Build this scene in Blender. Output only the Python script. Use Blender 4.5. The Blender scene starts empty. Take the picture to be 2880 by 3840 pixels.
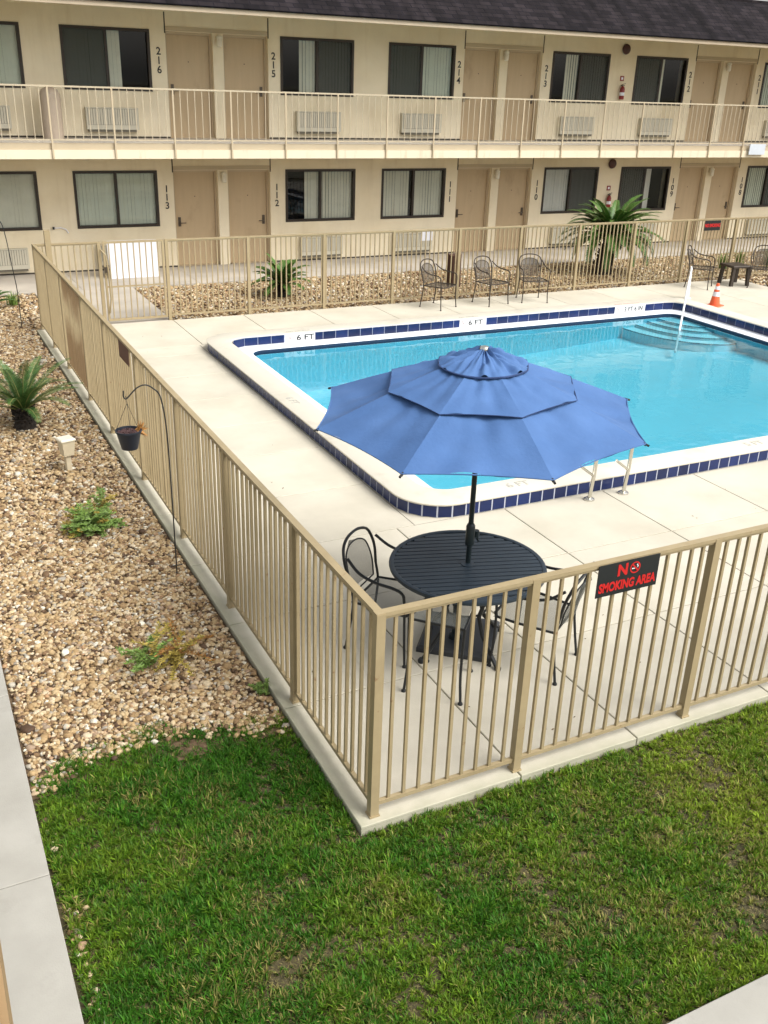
import bpy, math, random
import numpy as np
from mathutils import Vector, Matrix
random.seed(7); rng = np.random.default_rng(11)
sc = bpy.context.scene
COL = sc.collection
PI = math.pi
R = math.radians

# ------------------------------------------------------------------ camera, sky, sun, exposure
cd = bpy.data.cameras.new('camera'); cam = bpy.data.objects.new('camera', cd); COL.objects.link(cam)
cd.sensor_fit = 'VERTICAL'; cd.sensor_height = 36.0; cd.sensor_width = 27.0
cd.lens = 3575.5 / 3840 * 36.0
cd.clip_start = 0.02; cd.clip_end = 3000
_r = Vector((0.8958, -0.44332, 0.03187)); _u = Vector((0.15654, 0.3818, 0.91089)); _f = Vector((0.41598, 0.81099, -0.41141))
M = Matrix((( _r.x, _u.x, -_f.x, -2.0169), (_r.y, _u.y, -_f.y, -3.943), (_r.z, _u.z, -_f.z, 3.9742), (0, 0, 0, 1)))
cam.matrix_world = M
sc.camera = cam
SUN_EL, SUN_AZ = R(50), R(142)            # azimuth clockwise from +y
w = bpy.data.worlds.new('World'); sc.world = w; w.use_nodes = True
nt = w.node_tree; nt.nodes.clear()
sky = nt.nodes.new('ShaderNodeTexSky'); sky.sky_type = 'NISHITA'; sky.sun_disc = False
sky.sun_elevation = SUN_EL; sky.sun_rotation = SUN_AZ; sky.air_density = 1.0; sky.dust_density = 4.0; sky.ozone_density = 1.0
hs = nt.nodes.new('ShaderNodeHueSaturation'); hs.inputs['Saturation'].default_value = 0.22
tint = nt.nodes.new('ShaderNodeMix'); tint.data_type = 'RGBA'; tint.blend_type = 'MULTIPLY'; tint.inputs[0].default_value = 1
tint.inputs[7].default_value = (1.0, 0.985, 0.955, 1)
bg = nt.nodes.new('ShaderNodeBackground'); bg.inputs['Strength'].default_value = 0.15
wo = nt.nodes.new('ShaderNodeOutputWorld')
nt.links.new(sky.outputs[0], hs.inputs['Color']); nt.links.new(hs.outputs[0], tint.inputs[6]); nt.links.new(tint.outputs[2], bg.inputs[0]); nt.links.new(bg.outputs[0], wo.inputs[0])
sd = bpy.data.lights.new('sun', 'SUN'); sd.energy = 1.6; sd.angle = R(36); sd.color = (1.0, 0.965, 0.91)
sun = bpy.data.objects.new('sun', sd); COL.objects.link(sun)
_d = Vector((math.sin(SUN_AZ) * math.cos(SUN_EL), math.cos(SUN_AZ) * math.cos(SUN_EL), math.sin(SUN_EL)))
sun.rotation_euler = _d.to_track_quat('Z', 'Y').to_euler()
sun.location = (0, -3, 14)
vs = sc.view_settings; vs.view_transform = 'Standard'; vs.look = 'None'; vs.gamma = 1.0; vs.exposure = 0.72
sc.cycles.max_bounces = 8; sc.cycles.transparent_max_bounces = 16
sc.cycles.caustics_reflective = False; sc.cycles.caustics_refractive = False

# ------------------------------------------------------------------ helpers
class MB:
    def __init__(s): s.v = []; s.f = []; s.m = []
    def add(s, vs, fs, mi=0):
        b = len(s.v); s.v += [tuple(p) for p in vs]
        for q in fs: s.f.append(tuple(b + i for i in q)); s.m.append(mi)
    def box(s, x0, x1, y0, y1, z0, z1, mi=0, bottom=True):
        vs = [(x, y, z) for z in (z0, z1) for y in (y0, y1) for x in (x0, x1)]
        fs = [(4, 5, 7, 6), (0, 1, 5, 4), (2, 6, 7, 3), (0, 4, 6, 2), (1, 3, 7, 5)]
        if bottom: fs.append((0, 2, 3, 1))
        s.add(vs, fs, mi)
    def bbox(s, x0, x1, y0, y1, z0, z1, b=0.004, mi=0):   # box with a chamfered top rim
        lo = [(x0, y0, z0), (x1, y0, z0), (x1, y1, z0), (x0, y1, z0)]
        md = [(p[0], p[1], z1 - b) for p in lo]
        tp = [(x0 + b, y0 + b, z1), (x1 - b, y0 + b, z1), (x1 - b, y1 - b, z1), (x0 + b, y1 - b, z1)]
        fs = [(3, 2, 1, 0), (8, 9, 10, 11)]
        for i in range(4):
            j = (i + 1) % 4; fs += [(i, j, 4 + j, 4 + i), (4 + i, 4 + j, 8 + j, 8 + i)]
        s.add(lo + md + tp, fs, mi)
    def obox(s, c, ax, ay, az, mi=0):                      # oriented box, half axes
        c = Vector(c); ax = Vector(ax); ay = Vector(ay); az = Vector(az)
        vs = [c + sx * ax + sy * ay + sz * az for sz in (-1, 1) for sy in (-1, 1) for sx in (-1, 1)]
        s.add(vs, [(4, 5, 7, 6), (0, 1, 5, 4), (2, 6, 7, 3), (0, 4, 6, 2), (1, 3, 7, 5), (0, 2, 3, 1)], mi)
    def quad(s, a, b, c, d, mi=0): s.add([a, b, c, d], [(0, 1, 2, 3)], mi)
    def tube(s, pts, r, n=8, closed=False, mi=0, cap=True):
        pts = [Vector(p) for p in pts]; N = len(pts)
        rs = r if isinstance(r, (list, tuple)) else [r] * N
        tan = []
        for i in range(N):
            a = pts[(i - 1) % N] if (closed or i > 0) else pts[i]; b = pts[(i + 1) % N] if (closed or i < N - 1) else pts[i]
            t = (b - a); tan.append(t.normalized() if t.length > 1e-9 else Vector((0, 0, 1)))
        up = Vector((0, 0, 1)) if abs(tan[0].z) < .9 else Vector((1, 0, 0))
        nrm = (up - tan[0] * up.dot(tan[0])).normalized()
        vs = []
        for i in range(N):
            nrm = (nrm - tan[i] * nrm.dot(tan[i]))
            nrm = nrm.normalized() if nrm.length > 1e-6 else tan[i].orthogonal().normalized()
            bn = tan[i].cross(nrm)
            for k in range(n):
                a = 2 * PI * k / n; vs.append(pts[i] + (nrm * math.cos(a) + bn * math.sin(a)) * rs[i])
        fs = []
        for i in range(N if closed else N - 1):
            j = (i + 1) % N
            for k in range(n):
                l = (k + 1) % n; fs.append((i * n + k, i * n + l, j * n + l, j * n + k))
        if cap and not closed: fs += [tuple(range(n - 1, -1, -1)), tuple((N - 1) * n + k for k in range(n))]
        s.add(vs, fs, mi)
    def lathe(s, prof, n=24, c=(0, 0, 0), mi=0):           # prof: (radius, z)
        vs = []; fs = []
        for (r, z) in prof:
            for k in range(n):
                a = 2 * PI * k / n; vs.append((c[0] + r * math.cos(a), c[1] + r * math.sin(a), c[2] + z))
        for i in range(len(prof) - 1):
            for k in range(n):
                l = (k + 1) % n; fs.append((i * n + k, i * n + l, (i + 1) * n + l, (i + 1) * n + k))
        fs += [tuple(range(n - 1, -1, -1)), tuple((len(prof) - 1) * n + k for k in range(n))]
        s.add(vs, fs, mi)
    def build(s, name, m, parent=None, smooth=False, loc=None):
        me = bpy.data.meshes.new(name); me.from_pydata(s.v, [], s.f)
        ms = m if isinstance(m, (list, tuple)) else [m]
        for q in ms: me.materials.append(q)
        if len(ms) > 1: me.polygons.foreach_set('material_index', s.m)
        if smooth:
            me.polygons.foreach_set('use_smooth', [True] * len(me.polygons))
            try: me.set_sharp_from_angle(angle=R(40))
            except Exception: pass
        me.update()
        o = bpy.data.objects.new(name, me); COL.objects.link(o)
        if parent is not None: o.parent = parent
        if loc is not None: o.location = loc
        return o

def tag(o, label=None, cat=None, group=None, kind=None):
    if label: o['label'] = label
    if cat: o['category'] = cat
    if group: o['group'] = group
    if kind: o['kind'] = kind
    return o
def empty(name, loc=(0, 0, 0), rz=0.0):
    o = bpy.data.objects.new(name, None); COL.objects.link(o); o.location = loc; o.rotation_euler = (0, 0, rz); o.empty_display_size = .1
    return o
KIDS = {}
def children(o): return [c for c in bpy.data.objects if c.parent == o]
def copy_tree(o, parent=None):
    c = o.copy(); COL.objects.link(c)
    c.parent = parent
    for ch in children(o): copy_tree(ch, c)
    return c

# ------------------------------------------------------------------ materials
def mat(name, c, rough=.6, metal=0.0, var=.10, scale=5.0, bump=0.0, bscale=60.0, island=0.0, spec=.5, c2=None, c2scale=2.0, c2amt=.5, stretch=None, alpha=1.0, coat=0.0):
    m = bpy.data.materials.new(name); m.use_nodes = True
    t = m.node_tree; n = t.nodes; L = t.links
    b = n['Principled BSDF']; b.inputs['Roughness'].default_value = rough; b.inputs['Metallic'].default_value = metal
    b.inputs['Specular IOR Level'].default_value = spec; b.inputs['Coat Weight'].default_value = coat
    tc = n.new('ShaderNodeTexCoord'); src = tc.outputs['Object']
    if stretch:
        mp = n.new('ShaderNodeMapping'); mp.inputs['Scale'].default_value = stretch; L.new(src, mp.inputs[0]); src = mp.outputs[0]
    rgb = n.new('ShaderNodeRGB'); rgb.outputs[0].default_value = (*c, 1); cur = rgb.outputs[0]
    if c2:
        nz = n.new('ShaderNodeTexNoise'); nz.inputs['Scale'].default_value = c2scale; nz.inputs['Detail'].default_value = 6; L.new(src, nz.inputs[0])
        mr = n.new('ShaderNodeMapRange'); mr.inputs[1].default_value = .5 - c2amt * .25; mr.inputs[2].default_value = .5 + (1 - c2amt) * .3 + .05
        L.new(nz.outputs[0], mr.inputs[0])
        mx = n.new('ShaderNodeMix'); mx.data_type = 'RGBA'; L.new(mr.outputs[0], mx.inputs[0]); L.new(cur, mx.inputs[6]); mx.inputs[7].default_value = (*c2, 1); cur = mx.outputs[2]
    if var:
        nz = n.new('ShaderNodeTexNoise'); nz.inputs['Scale'].default_value = scale; nz.inputs['Detail'].default_value = 8; nz.inputs['Roughness'].default_value = .65; L.new(src, nz.inputs[0])
        mr = n.new('ShaderNodeMapRange'); mr.inputs[1].default_value = .25; mr.inputs[2].default_value = .75; mr.inputs[3].default_value = 1 - var; mr.inputs[4].default_value = 1 + var
        L.new(nz.outputs[0], mr.inputs[0])
        vm = n.new('ShaderNodeVectorMath'); vm.operation = 'SCALE'; L.new(cur, vm.inputs[0]); L.new(mr.outputs[0], vm.inputs['Scale']); cur = vm.outputs[0]
    if island:
        g = n.new('ShaderNodeNewGeometry')
        mr = n.new('ShaderNodeMapRange'); mr.inputs[3].default_value = 1 - island; mr.inputs[4].default_value = 1 + island; L.new(g.outputs['Random Per Island'], mr.inputs[0])
        vm = n.new('ShaderNodeVectorMath'); vm.operation = 'SCALE'; L.new(cur, vm.inputs[0]); L.new(mr.outputs[0], vm.inputs['Scale']); cur = vm.outputs[0]
    L.new(cur, b.inputs['Base Color'])
    if bump:
        nz = n.new('ShaderNodeTexNoise'); nz.inputs['Scale'].default_value = bscale; nz.inputs['Detail'].default_value = 5; L.new(src, nz.inputs[0])
        bp = n.new('ShaderNodeBump'); bp.inputs['Strength'].default_value = bump; bp.inputs['Distance'].default_value = .01; L.new(nz.outputs[0], bp.inputs['Height']); L.new(bp.outputs[0], b.inputs['Normal'])
    if alpha < 1: b.inputs['Alpha'].default_value = alpha
    return m
def ramp_island(name, stops, rough=.7, bump=0, bscale=40):
    m = bpy.data.materials.new(name); m.use_nodes = True; t = m.node_tree; n = t.nodes; L = t.links; b = n['Principled BSDF']; b.inputs['Roughness'].default_value = rough
    g = n.new('ShaderNodeNewGeometry'); cr = n.new('ShaderNodeValToRGB'); L.new(g.outputs['Random Per Island'], cr.inputs[0])
    e = cr.color_ramp.elements
    while len(e) < len(stops): e.new(.5)
    for k, (p, c) in enumerate(stops): e[k].position = p; e[k].color = (*c, 1)
    tc = n.new('ShaderNodeTexCoord'); nz = n.new('ShaderNodeTexNoise'); nz.inputs['Scale'].default_value = bscale; nz.inputs['Detail'].default_value = 4; L.new(tc.outputs['Object'], nz.inputs[0])
    mr = n.new('ShaderNodeMapRange'); mr.inputs[1].default_value = .3; mr.inputs[2].default_value = .7; mr.inputs[3].default_value = .75; mr.inputs[4].default_value = 1.2; L.new(nz.outputs[0], mr.inputs[0])
    vm = n.new('ShaderNodeVectorMath'); vm.operation = 'SCALE'; L.new(cr.outputs[0], vm.inputs[0]); L.new(mr.outputs[0], vm.inputs['Scale']); L.new(vm.outputs[0], b.inputs['Base Color'])
    return m
def attr_mat(name, attr, rough=.6, trans=0.0):
    m = bpy.data.materials.new(name); m.use_nodes = True; t = m.node_tree; n = t.nodes; L = t.links; b = n['Principled BSDF']; b.inputs['Roughness'].default_value = rough
    b.inputs['Specular IOR Level'].default_value = .25
    a = n.new('ShaderNodeAttribute'); a.attribute_name = attr; L.new(a.outputs['Color'], b.inputs['Base Color'])
    if trans:
        tr = n.new('ShaderNodeBsdfTranslucent'); L.new(a.outputs['Color'], tr.inputs[0]); mx = n.new('ShaderNodeMixShader'); mx.inputs[0].default_value = trans
        L.new(b.outputs[0], mx.inputs[1]); L.new(tr.outputs[0], mx.inputs[2]); L.new(mx.outputs[0], n['Material Output'].inputs[0])
    return m
m_deck = mat('deck_concrete', (.56, .525, .435), .8, var=.09, scale=1.6, bump=.12, bscale=90, island=.045, c2=(.485, .45, .36), c2scale=1.1, c2amt=.35)
def deck_dirt(m):
    t = m.node_tree; n = t.nodes; L = t.links; b = n['Principled BSDF']; src = b.inputs['Base Color'].links[0].from_socket
    tc = n.new('ShaderNodeTexCoord'); sp = n.new('ShaderNodeSeparateXYZ'); L.new(tc.outputs['Object'], sp.inputs[0])
    nz = n.new('ShaderNodeTexNoise'); nz.inputs['Scale'].default_value = 7; nz.inputs['Detail'].default_value = 6; L.new(tc.outputs['Object'], nz.inputs[0])
    mn = n.new('ShaderNodeMath'); mn.operation = 'MINIMUM'; L.new(sp.outputs[0], mn.inputs[0]); L.new(sp.outputs[1], mn.inputs[1])
    ad = n.new('ShaderNodeMath'); ad.operation = 'MULTIPLY_ADD'; ad.inputs[1].default_value = .16; ad.inputs[2].default_value = -.08; L.new(nz.outputs[0], ad.inputs[0])
    sm = n.new('ShaderNodeMath'); sm.operation = 'ADD'; L.new(mn.outputs[0], sm.inputs[0]); L.new(ad.outputs[0], sm.inputs[1])
    mr = n.new('ShaderNodeMapRange'); mr.inputs[1].default_value = .05; mr.inputs[2].default_value = -.09; mr.inputs[3].default_value = 0; mr.inputs[4].default_value = .85; L.new(sm.outputs[0], mr.inputs[0])
    mx = n.new('ShaderNodeMix'); mx.data_type = 'RGBA'; L.new(mr.outputs[0], mx.inputs[0]); L.new(src, mx.inputs[6]); mx.inputs[7].default_value = (.37, .365, .27, 1)
    # scattered brownish water stains
    n2 = n.new('ShaderNodeTexNoise'); n2.inputs['Scale'].default_value = .9; n2.inputs['Detail'].default_value = 9; n2.inputs['Roughness'].default_value = .7; L.new(tc.outputs['Object'], n2.inputs[0])
    m2 = n.new('ShaderNodeMapRange'); m2.inputs[1].default_value = .58; m2.inputs[2].default_value = .74; m2.inputs[3].default_value = 0; m2.inputs[4].default_value = .30; L.new(n2.outputs[0], m2.inputs[0])
    x2 = n.new('ShaderNodeMix'); x2.data_type = 'RGBA'; L.new(m2.outputs[0], x2.inputs[0]); L.new(mx.outputs[2], x2.inputs[6]); x2.inputs[7].default_value = (.38, .34, .26, 1); L.new(x2.outputs[2], b.inputs['Base Color'])
deck_dirt(m_deck)
m_curb = mat('curb_concrete', (.55, .53, .44), .85, var=.14, scale=3, bump=.2, bscale=70, c2=(.40, .40, .32), c2scale=5, c2amt=.4)
m_walk = mat('walk_concrete', (.38, .37, .335), .85, var=.08, scale=2.5, bump=.15, bscale=110, island=.03, c2=(.33, .32, .285), c2scale=2.2, c2amt=.45)
m_path = mat('path_concrete', (.46, .42, .36), .85, var=.1, scale=1.3, bump=.15, bscale=90, c2=(.36, .33, .29), c2scale=1.2, c2amt=.45)
m_soil = mat('soil', (.042, .040, .016), .95, var=.5, scale=45, bump=1.0, bscale=60, c2=(.095, .075, .035), c2scale=9)
m_ground = mat('ground_earth', (.16, .15, .09), .95, var=.2, scale=.5)
m_bed = mat('bed_earth', (.09, .055, .03), .95, var=.35, scale=25, bump=.6, bscale=35, c2=(.16, .11, .06), c2scale=30)
m_stone = ramp_island('river_pebbles', [(0, (0.062, 0.033, 0.018)), (.12, (0.175, 0.105, 0.051)), (.30, (0.340, 0.226, 0.107)), (.52, (0.443, 0.321, 0.168)), (.68, (0.515, 0.405, 0.245)), (.80, (0.597, 0.504, 0.357)), (.86, (0.412, 0.252, 0.133)), (.92, (0.258, 0.226, 0.184)), (1, (0.762, 0.725, 0.602))], .75, bscale=45)
m_fence = mat('beige_painted_steel', (.345, .275, .160), .5, var=.10, scale=7, bump=.03, bscale=200)
m_wall = mat('cream_stucco', (.81, .725, .55), .85, var=.07, scale=1.4, bump=.4, bscale=110, c2=(.75, .65, .455), c2scale=.8, c2amt=.4)
m_trim = mat('cream_trim', (.72, .64, .485), .7, var=.05, scale=2)
m_trimdark = mat('tan_trim', (.50, .415, .285), .7, var=.06, scale=2)
m_door = mat('tan_door', (.49, .37, .225), .5, var=.06, scale=1.5, stretch=(6, 6, .6))
m_doorframe = mat('door_frame_tan', (.49, .39, .26), .55, var=.05)
m_soffit = mat('soffit', (.60, .50, .33), .85, var=.05)
m_jointshadow = mat('dark_joint_and_shadow', (.045, .035, .025), .8)  # for real wall joints and the painted shadow line at the wall base
m_winframe = mat('bronze_aluminium', (.030, .022, .016), .45, metal=.3, var=.1)
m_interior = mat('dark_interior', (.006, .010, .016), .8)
m_curtain = mat('vertical_blind', (.90, .88, .74), .8, var=.05)
m_curtaingreen = mat('pale_green_blind', (.84, .88, .74), .8, var=.05)
m_curtainwhite = mat('white_curtain', (.90, .88, .82), .8, var=.05)
m_screen = mat('insect_screen', (.030, .035, .032), .7, alpha=.72, var=.05)
m_ac = mat('beige_metal_grille', (.55, .52, .42), .55, var=.05)
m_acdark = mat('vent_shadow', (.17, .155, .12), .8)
m_handle = mat('worn_bronze', (.10, .08, .06), .4, metal=.6)
m_black = mat('black_plastic', (.012, .012, .014), .45, var=.1)
m_num = mat('black_number', (.015, .012, .012), .6)
m_lamp = mat('white_lamp_glass', (.78, .74, .62), .3, var=.03)
m_bell = mat('dark_red_bell', (.06, .018, .016), .4)
m_red = mat('red_enamel', (.24, .022, .022), .35)
m_white = mat('white_panel', (.74, .74, .79), .5, var=.03)
m_paper = mat('paper', (.82, .84, .92), .7, var=.03)
m_tileb = mat('cobalt_tile', (.007, .018, .085), .22, var=.2, scale=9, island=.35, spec=.35)
m_tilew = mat('white_tile', (.80, .80, .80), .25, var=.03)
m_grout = mat('grey_grout', (.55, .58, .68), .8)
m_coping = mat('coping_cream', (.60, .57, .485), .75, var=.05, scale=3, bump=.08, bscale=80)
m_gutter = mat('white_gutter', (.78, .82, .88), .5, var=.04)
m_waterline = mat('dark_waterline', (.012, .03, .075), .3)
m_plaster = mat('pool_plaster', (.30, .70, .80), .7, var=.06, scale=1.2)
m_step = mat('step_plaster', (.52, .86, .92), .7, var=.05)
m_stepedge = mat('step_edge_tile', (.02, .20, .26), .4)
m_markink = mat('marker_ink', (.02, .02, .02), .7)
m_markfade = mat('faded_marker_ink', (.42, .41, .37), .8, var=.3, scale=30)
m_redfade = mat('faded_red_ink', (.62, .34, .31), .8, var=.2)
m_steel = mat('stainless', (.62, .60, .54), .22, metal=1.0, var=.04)
m_pvc = mat('white_enamel_rail', (.84, .86, .88), .3, var=.02)
m_canvas = mat('blue_canvas', (.050, .122, .295), .85, var=.09, scale=4, bump=.25, bscale=40, c2=(.068, .152, .350), c2scale=2.5)
m_canvasdark = mat('blue_binding', (.022, .05, .14), .85)
m_pole = mat('dark_green_black_metal', (.012, .022, .026), .35, metal=.2, var=.1)
m_table = mat('slate_blue_metal', (.024, .037, .052), .45, metal=.1, var=.12, scale=8)
m_iron = mat('black_wrought_iron', (.014, .016, .018), .45, metal=.2, var=.1)
m_mesh = mat('grey_expanded_mesh', (.13, .135, .12), .6, alpha=.58, var=.05)
m_bronze = mat('brown_wrought_iron', (.045, .034, .026), .5, metal=.2)
m_bmesh = mat('brown_expanded_mesh', (.055, .045, .036), .6, alpha=.62, var=.05)
m_base = mat('umbrella_base_resin', (.030, .034, .040), .55, var=.15)
m_signblack = mat('sign_black', (.012, .014, .016), .35)
m_signred = mat('sign_red', (.52, .014, .014), .4)
m_signback = mat('sign_back_maroon', (.10, .035, .025), .6, var=.15)
m_signgrey = mat('sign_grey', (.75, .75, .75), .5)
m_orange = mat('cone_orange', (.80, .12, .04), .5, var=.06)
m_pot = mat('black_pot', (.012, .016, .026), .5, var=.15)
m_potsoil = mat('potting_bark', (.07, .035, .035), .95, var=.4, scale=60)
m_lightpost = mat('cream_plastic', (.64, .56, .40), .55, var=.08)
m_trunk = mat('sago_trunk', (.022, .017, .013), .95, var=.4, scale=40, bump=.8, bscale=60)
m_sago = mat('sago_green', (.052, .125, .026), .45, var=.25, scale=3, island=.35)
m_sagolight = mat('sago_light_green', (.062, .140, .022), .45, var=.25, scale=3, island=.35)
m_rachis = mat('frond_stem', (.24, .24, .08), .6)
m_fern = mat('feathery_green', (.15, .25, .045), .6, island=.4)
m_fernyellow = mat('feathery_yellow', (.34, .26, .045), .65, island=.4)
m_fernbrown = mat('dry_orange_leaf', (.30, .14, .03), .7, island=.4)
m_log = mat('brown_post_wood', (.075, .035, .022), .9, var=.35, scale=3, stretch=(12, 12, 1.2), bump=.4, bscale=20)
m_bin = mat('beige_bin', (.44, .36, .28), .6, var=.08)
m_balc = mat('balcony_tan', (.56, .45, .29), .7, var=.07)
m_balcside = mat('balcony_brown', (.30, .20, .10), .7, var=.1)

def specks(m, col, scale, lo, hi, amt, stretch=(1, 1, 1)):
    t = m.node_tree; n = t.nodes; L = t.links; b = n['Principled BSDF']; src = b.inputs['Base Color'].links[0].from_socket
    tc = n.new('ShaderNodeNewGeometry'); mp = n.new('ShaderNodeMapping'); mp.inputs['Scale'].default_value = stretch; L.new(tc.outputs['Position'], mp.inputs[0])
    nz = n.new('ShaderNodeTexNoise'); nz.inputs['Scale'].default_value = scale; nz.inputs['Detail'].default_value = 7; nz.inputs['Roughness'].default_value = .6; L.new(mp.outputs[0], nz.inputs[0])
    mr = n.new('ShaderNodeMapRange'); mr.inputs[1].default_value = lo; mr.inputs[2].default_value = hi; mr.inputs[3].default_value = 0; mr.inputs[4].default_value = amt; L.new(nz.outputs[0], mr.inputs[0])
    mx = n.new('ShaderNodeMix'); mx.data_type = 'RGBA'; L.new(mr.outputs[0], mx.inputs[0]); L.new(src, mx.inputs[6]); mx.inputs[7].default_value = (*col, 1); L.new(mx.outputs[2], b.inputs['Base Color'])
specks(m_fence, (.20, .10, .04), 16, .64, .72, .7)
specks(m_fence, (.26, .20, .105), 2.2, .50, .70, .5)
specks(m_wall, (.50, .38, .22), 1.3, .54, .74, .24, (4, 4, .4))
specks(m_wall, (.85, .77, .58), .7, .50, .65, .35)
specks(m_door, (.30, .21, .12), 3.0, .58, .70, .35, (1, 1, .5))
specks(m_trim, (.45, .36, .22), 2.0, .56, .72, .5, (3, 1, .6))
specks(m_walk, (.22, .21, .18), 3.0, .56, .74, .45)
specks(m_coping, (.42, .38, .29), 2.5, .55, .72, .4)
def m_brick_roof():
    m = bpy.data.materials.new('asphalt_shingles'); m.use_nodes = True; t = m.node_tree; n = t.nodes; L = t.links; b = n['Principled BSDF']; b.inputs['Roughness'].default_value = .95; b.inputs['Specular IOR Level'].default_value = .15
    tc = n.new('ShaderNodeTexCoord'); br = n.new('ShaderNodeTexBrick'); L.new(tc.outputs['Object'], br.inputs[0])
    br.inputs['Color1'].default_value = (.020, .016, .018, 1); br.inputs['Color2'].default_value = (.008, .0065, .008, 1); br.inputs['Mortar'].default_value = (.008, .007, .010, 1)
    br.inputs['Scale'].default_value = 1; br.inputs['Brick Width'].default_value = .30; br.inputs['Row Height'].default_value = .14; br.inputs['Mortar Size'].default_value = .012; br.inputs['Mortar Smooth'].default_value = .3
    mp = n.new('ShaderNodeMapping'); mp.inputs['Scale'].default_value = (2.2, .35, 1); L.new(tc.outputs['Object'], mp.inputs[0])
    nz = n.new('ShaderNodeTexNoise'); nz.inputs['Scale'].default_value = 1.5; nz.inputs['Detail'].default_value = 8; L.new(mp.outputs[0], nz.inputs[0])
    mr = n.new('ShaderNodeMapRange'); mr.inputs[1].default_value = .3; mr.inputs[2].default_value = .7; mr.inputs[3].default_value = .5; mr.inputs[4].default_value = 1.7; L.new(nz.outputs[0], mr.inputs[0])
    vm = n.new('ShaderNodeVectorMath'); vm.operation = 'SCALE'; L.new(br.outputs[0], vm.inputs[0]); L.new(mr.outputs[0], vm.inputs['Scale']); L.new(vm.outputs[0], b.inputs['Base Color'])
    bp = n.new('ShaderNodeBump'); bp.inputs['Strength'].default_value = .7; bp.inputs['Distance'].default_value = .02; bp.invert = True; L.new(br.outputs['Fac'], bp.inputs['Height']); L.new(bp.outputs[0], b.inputs['Normal'])
    return m
m_roof = m_brick_roof()
def m_glassy(name, tintc, gl, rough, bump=0, bscale=3, ior=1.45):
    m = bpy.data.materials.new(name); m.use_nodes = True; t = m.node_tree; n = t.nodes; L = t.links
    n.remove(n['Principled BSDF'])
    tr = n.new('ShaderNodeBsdfTransparent'); tr.inputs[0].default_value = (*tintc, 1); g = n.new('ShaderNodeBsdfGlossy'); g.inputs['Roughness'].default_value = rough; g.inputs[0].default_value = (gl, gl, gl, 1)
    fr = n.new('ShaderNodeFresnel'); fr.inputs[0].default_value = ior; mx = n.new('ShaderNodeMixShader')
    L.new(fr.outputs[0], mx.inputs[0]); L.new(tr.outputs[0], mx.inputs[1]); L.new(g.outputs[0], mx.inputs[2]); L.new(mx.outputs[0], n['Material Output'].inputs[0])
    if bump:
        tc = n.new('ShaderNodeTexCoord'); nz = n.new('ShaderNodeTexNoise'); nz.inputs['Scale'].default_value = bscale; nz.inputs['Detail'].default_value = 3; L.new(tc.outputs['Object'], nz.inputs[0])
        bp = n.new('ShaderNodeBump'); bp.inputs['Strength'].default_value = bump; bp.inputs['Distance'].default_value = .05; L.new(nz.outputs[0], bp.inputs['Height'])
        L.new(bp.outputs[0], g.inputs['Normal']); L.new(bp.outputs[0], fr.inputs['Normal'])
    return m
m_glass = m_glassy('window_glass', (.95, .97, .95), .9, .015)
m_water = m_glassy('pool_water', (.60, .905, .985), .80, .03, bump=.09, bscale=2.8, ior=1.33)

def text(s, size, m, parent, loc, rot=(0, 0, 0), name='lettering', ext=.002, bold=0.0, space=1.0, align='CENTER', width=None):
    cu = bpy.data.curves.new(name, 'FONT'); cu.body = s; cu.size = size; cu.align_x = align; cu.align_y = 'CENTER'; cu.extrude = ext; cu.offset = bold; cu.space_character = space
    to = bpy.data.objects.new('tmp', cu); COL.objects.link(to)
    dg = bpy.context.evaluated_depsgraph_get(); dg.update()
    me = bpy.data.meshes.new_from_object(to.evaluated_get(dg)); bpy.data.objects.remove(to); bpy.data.curves.remove(cu)
    me.name = name; me.materials.clear(); me.materials.append(m)
    o = bpy.data.objects.new(name, me); COL.objects.link(o); o.parent = parent; o.location = loc; o.rotation_euler = rot
    if width:
        xs = [v.co.x for v in me.vertices]; k = width / (max(xs) - min(xs))
        for v in me.vertices: v.co.x *= k
    return o
FACE = (R(90), 0, 0)                       # lettering that faces -y

# ------------------------------------------------------------------ setting: ground, walks, deck
def struct(name, mb, m, **k): return tag(mb.build(name, m, **k), kind='structure')
mb = MB(); mb.quad((-400, -400, -.12), (400, -400, -.12), (400, 400, -.12), (-400, 400, -.12))
# the ground sheet is cut open under the pool
X0, X1, Y0, Y1 = 2.15, 12.22, 3.50, 10.93
def frame_quads(mb, a, b, z):              # ring between outer rect a and inner rect b
    (ax0, ax1, ay0, ay1), (bx0, bx1, by0, by1) = a, b
    mb.quad((ax0, ay0, z), (ax1, ay0, z), (ax1, by0, z), (ax0, by0, z)); mb.quad((ax0, by1, z), (ax1, by1, z), (ax1, ay1, z), (ax0, ay1, z))
    mb.quad((ax0, by0, z), (bx0, by0, z), (bx0, by1, z), (ax0, by1, z)); mb.quad((bx1, by0, z), (ax1, by0, z), (ax1, by1, z), (bx1, by1, z))
mb = MB(); frame_quads(mb, (-500, 500, -500, 500), (X0 + .2, X1 - .2, Y0 + .2, Y1 - .2), -.12); struct('ground', mb, m_ground)

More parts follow.
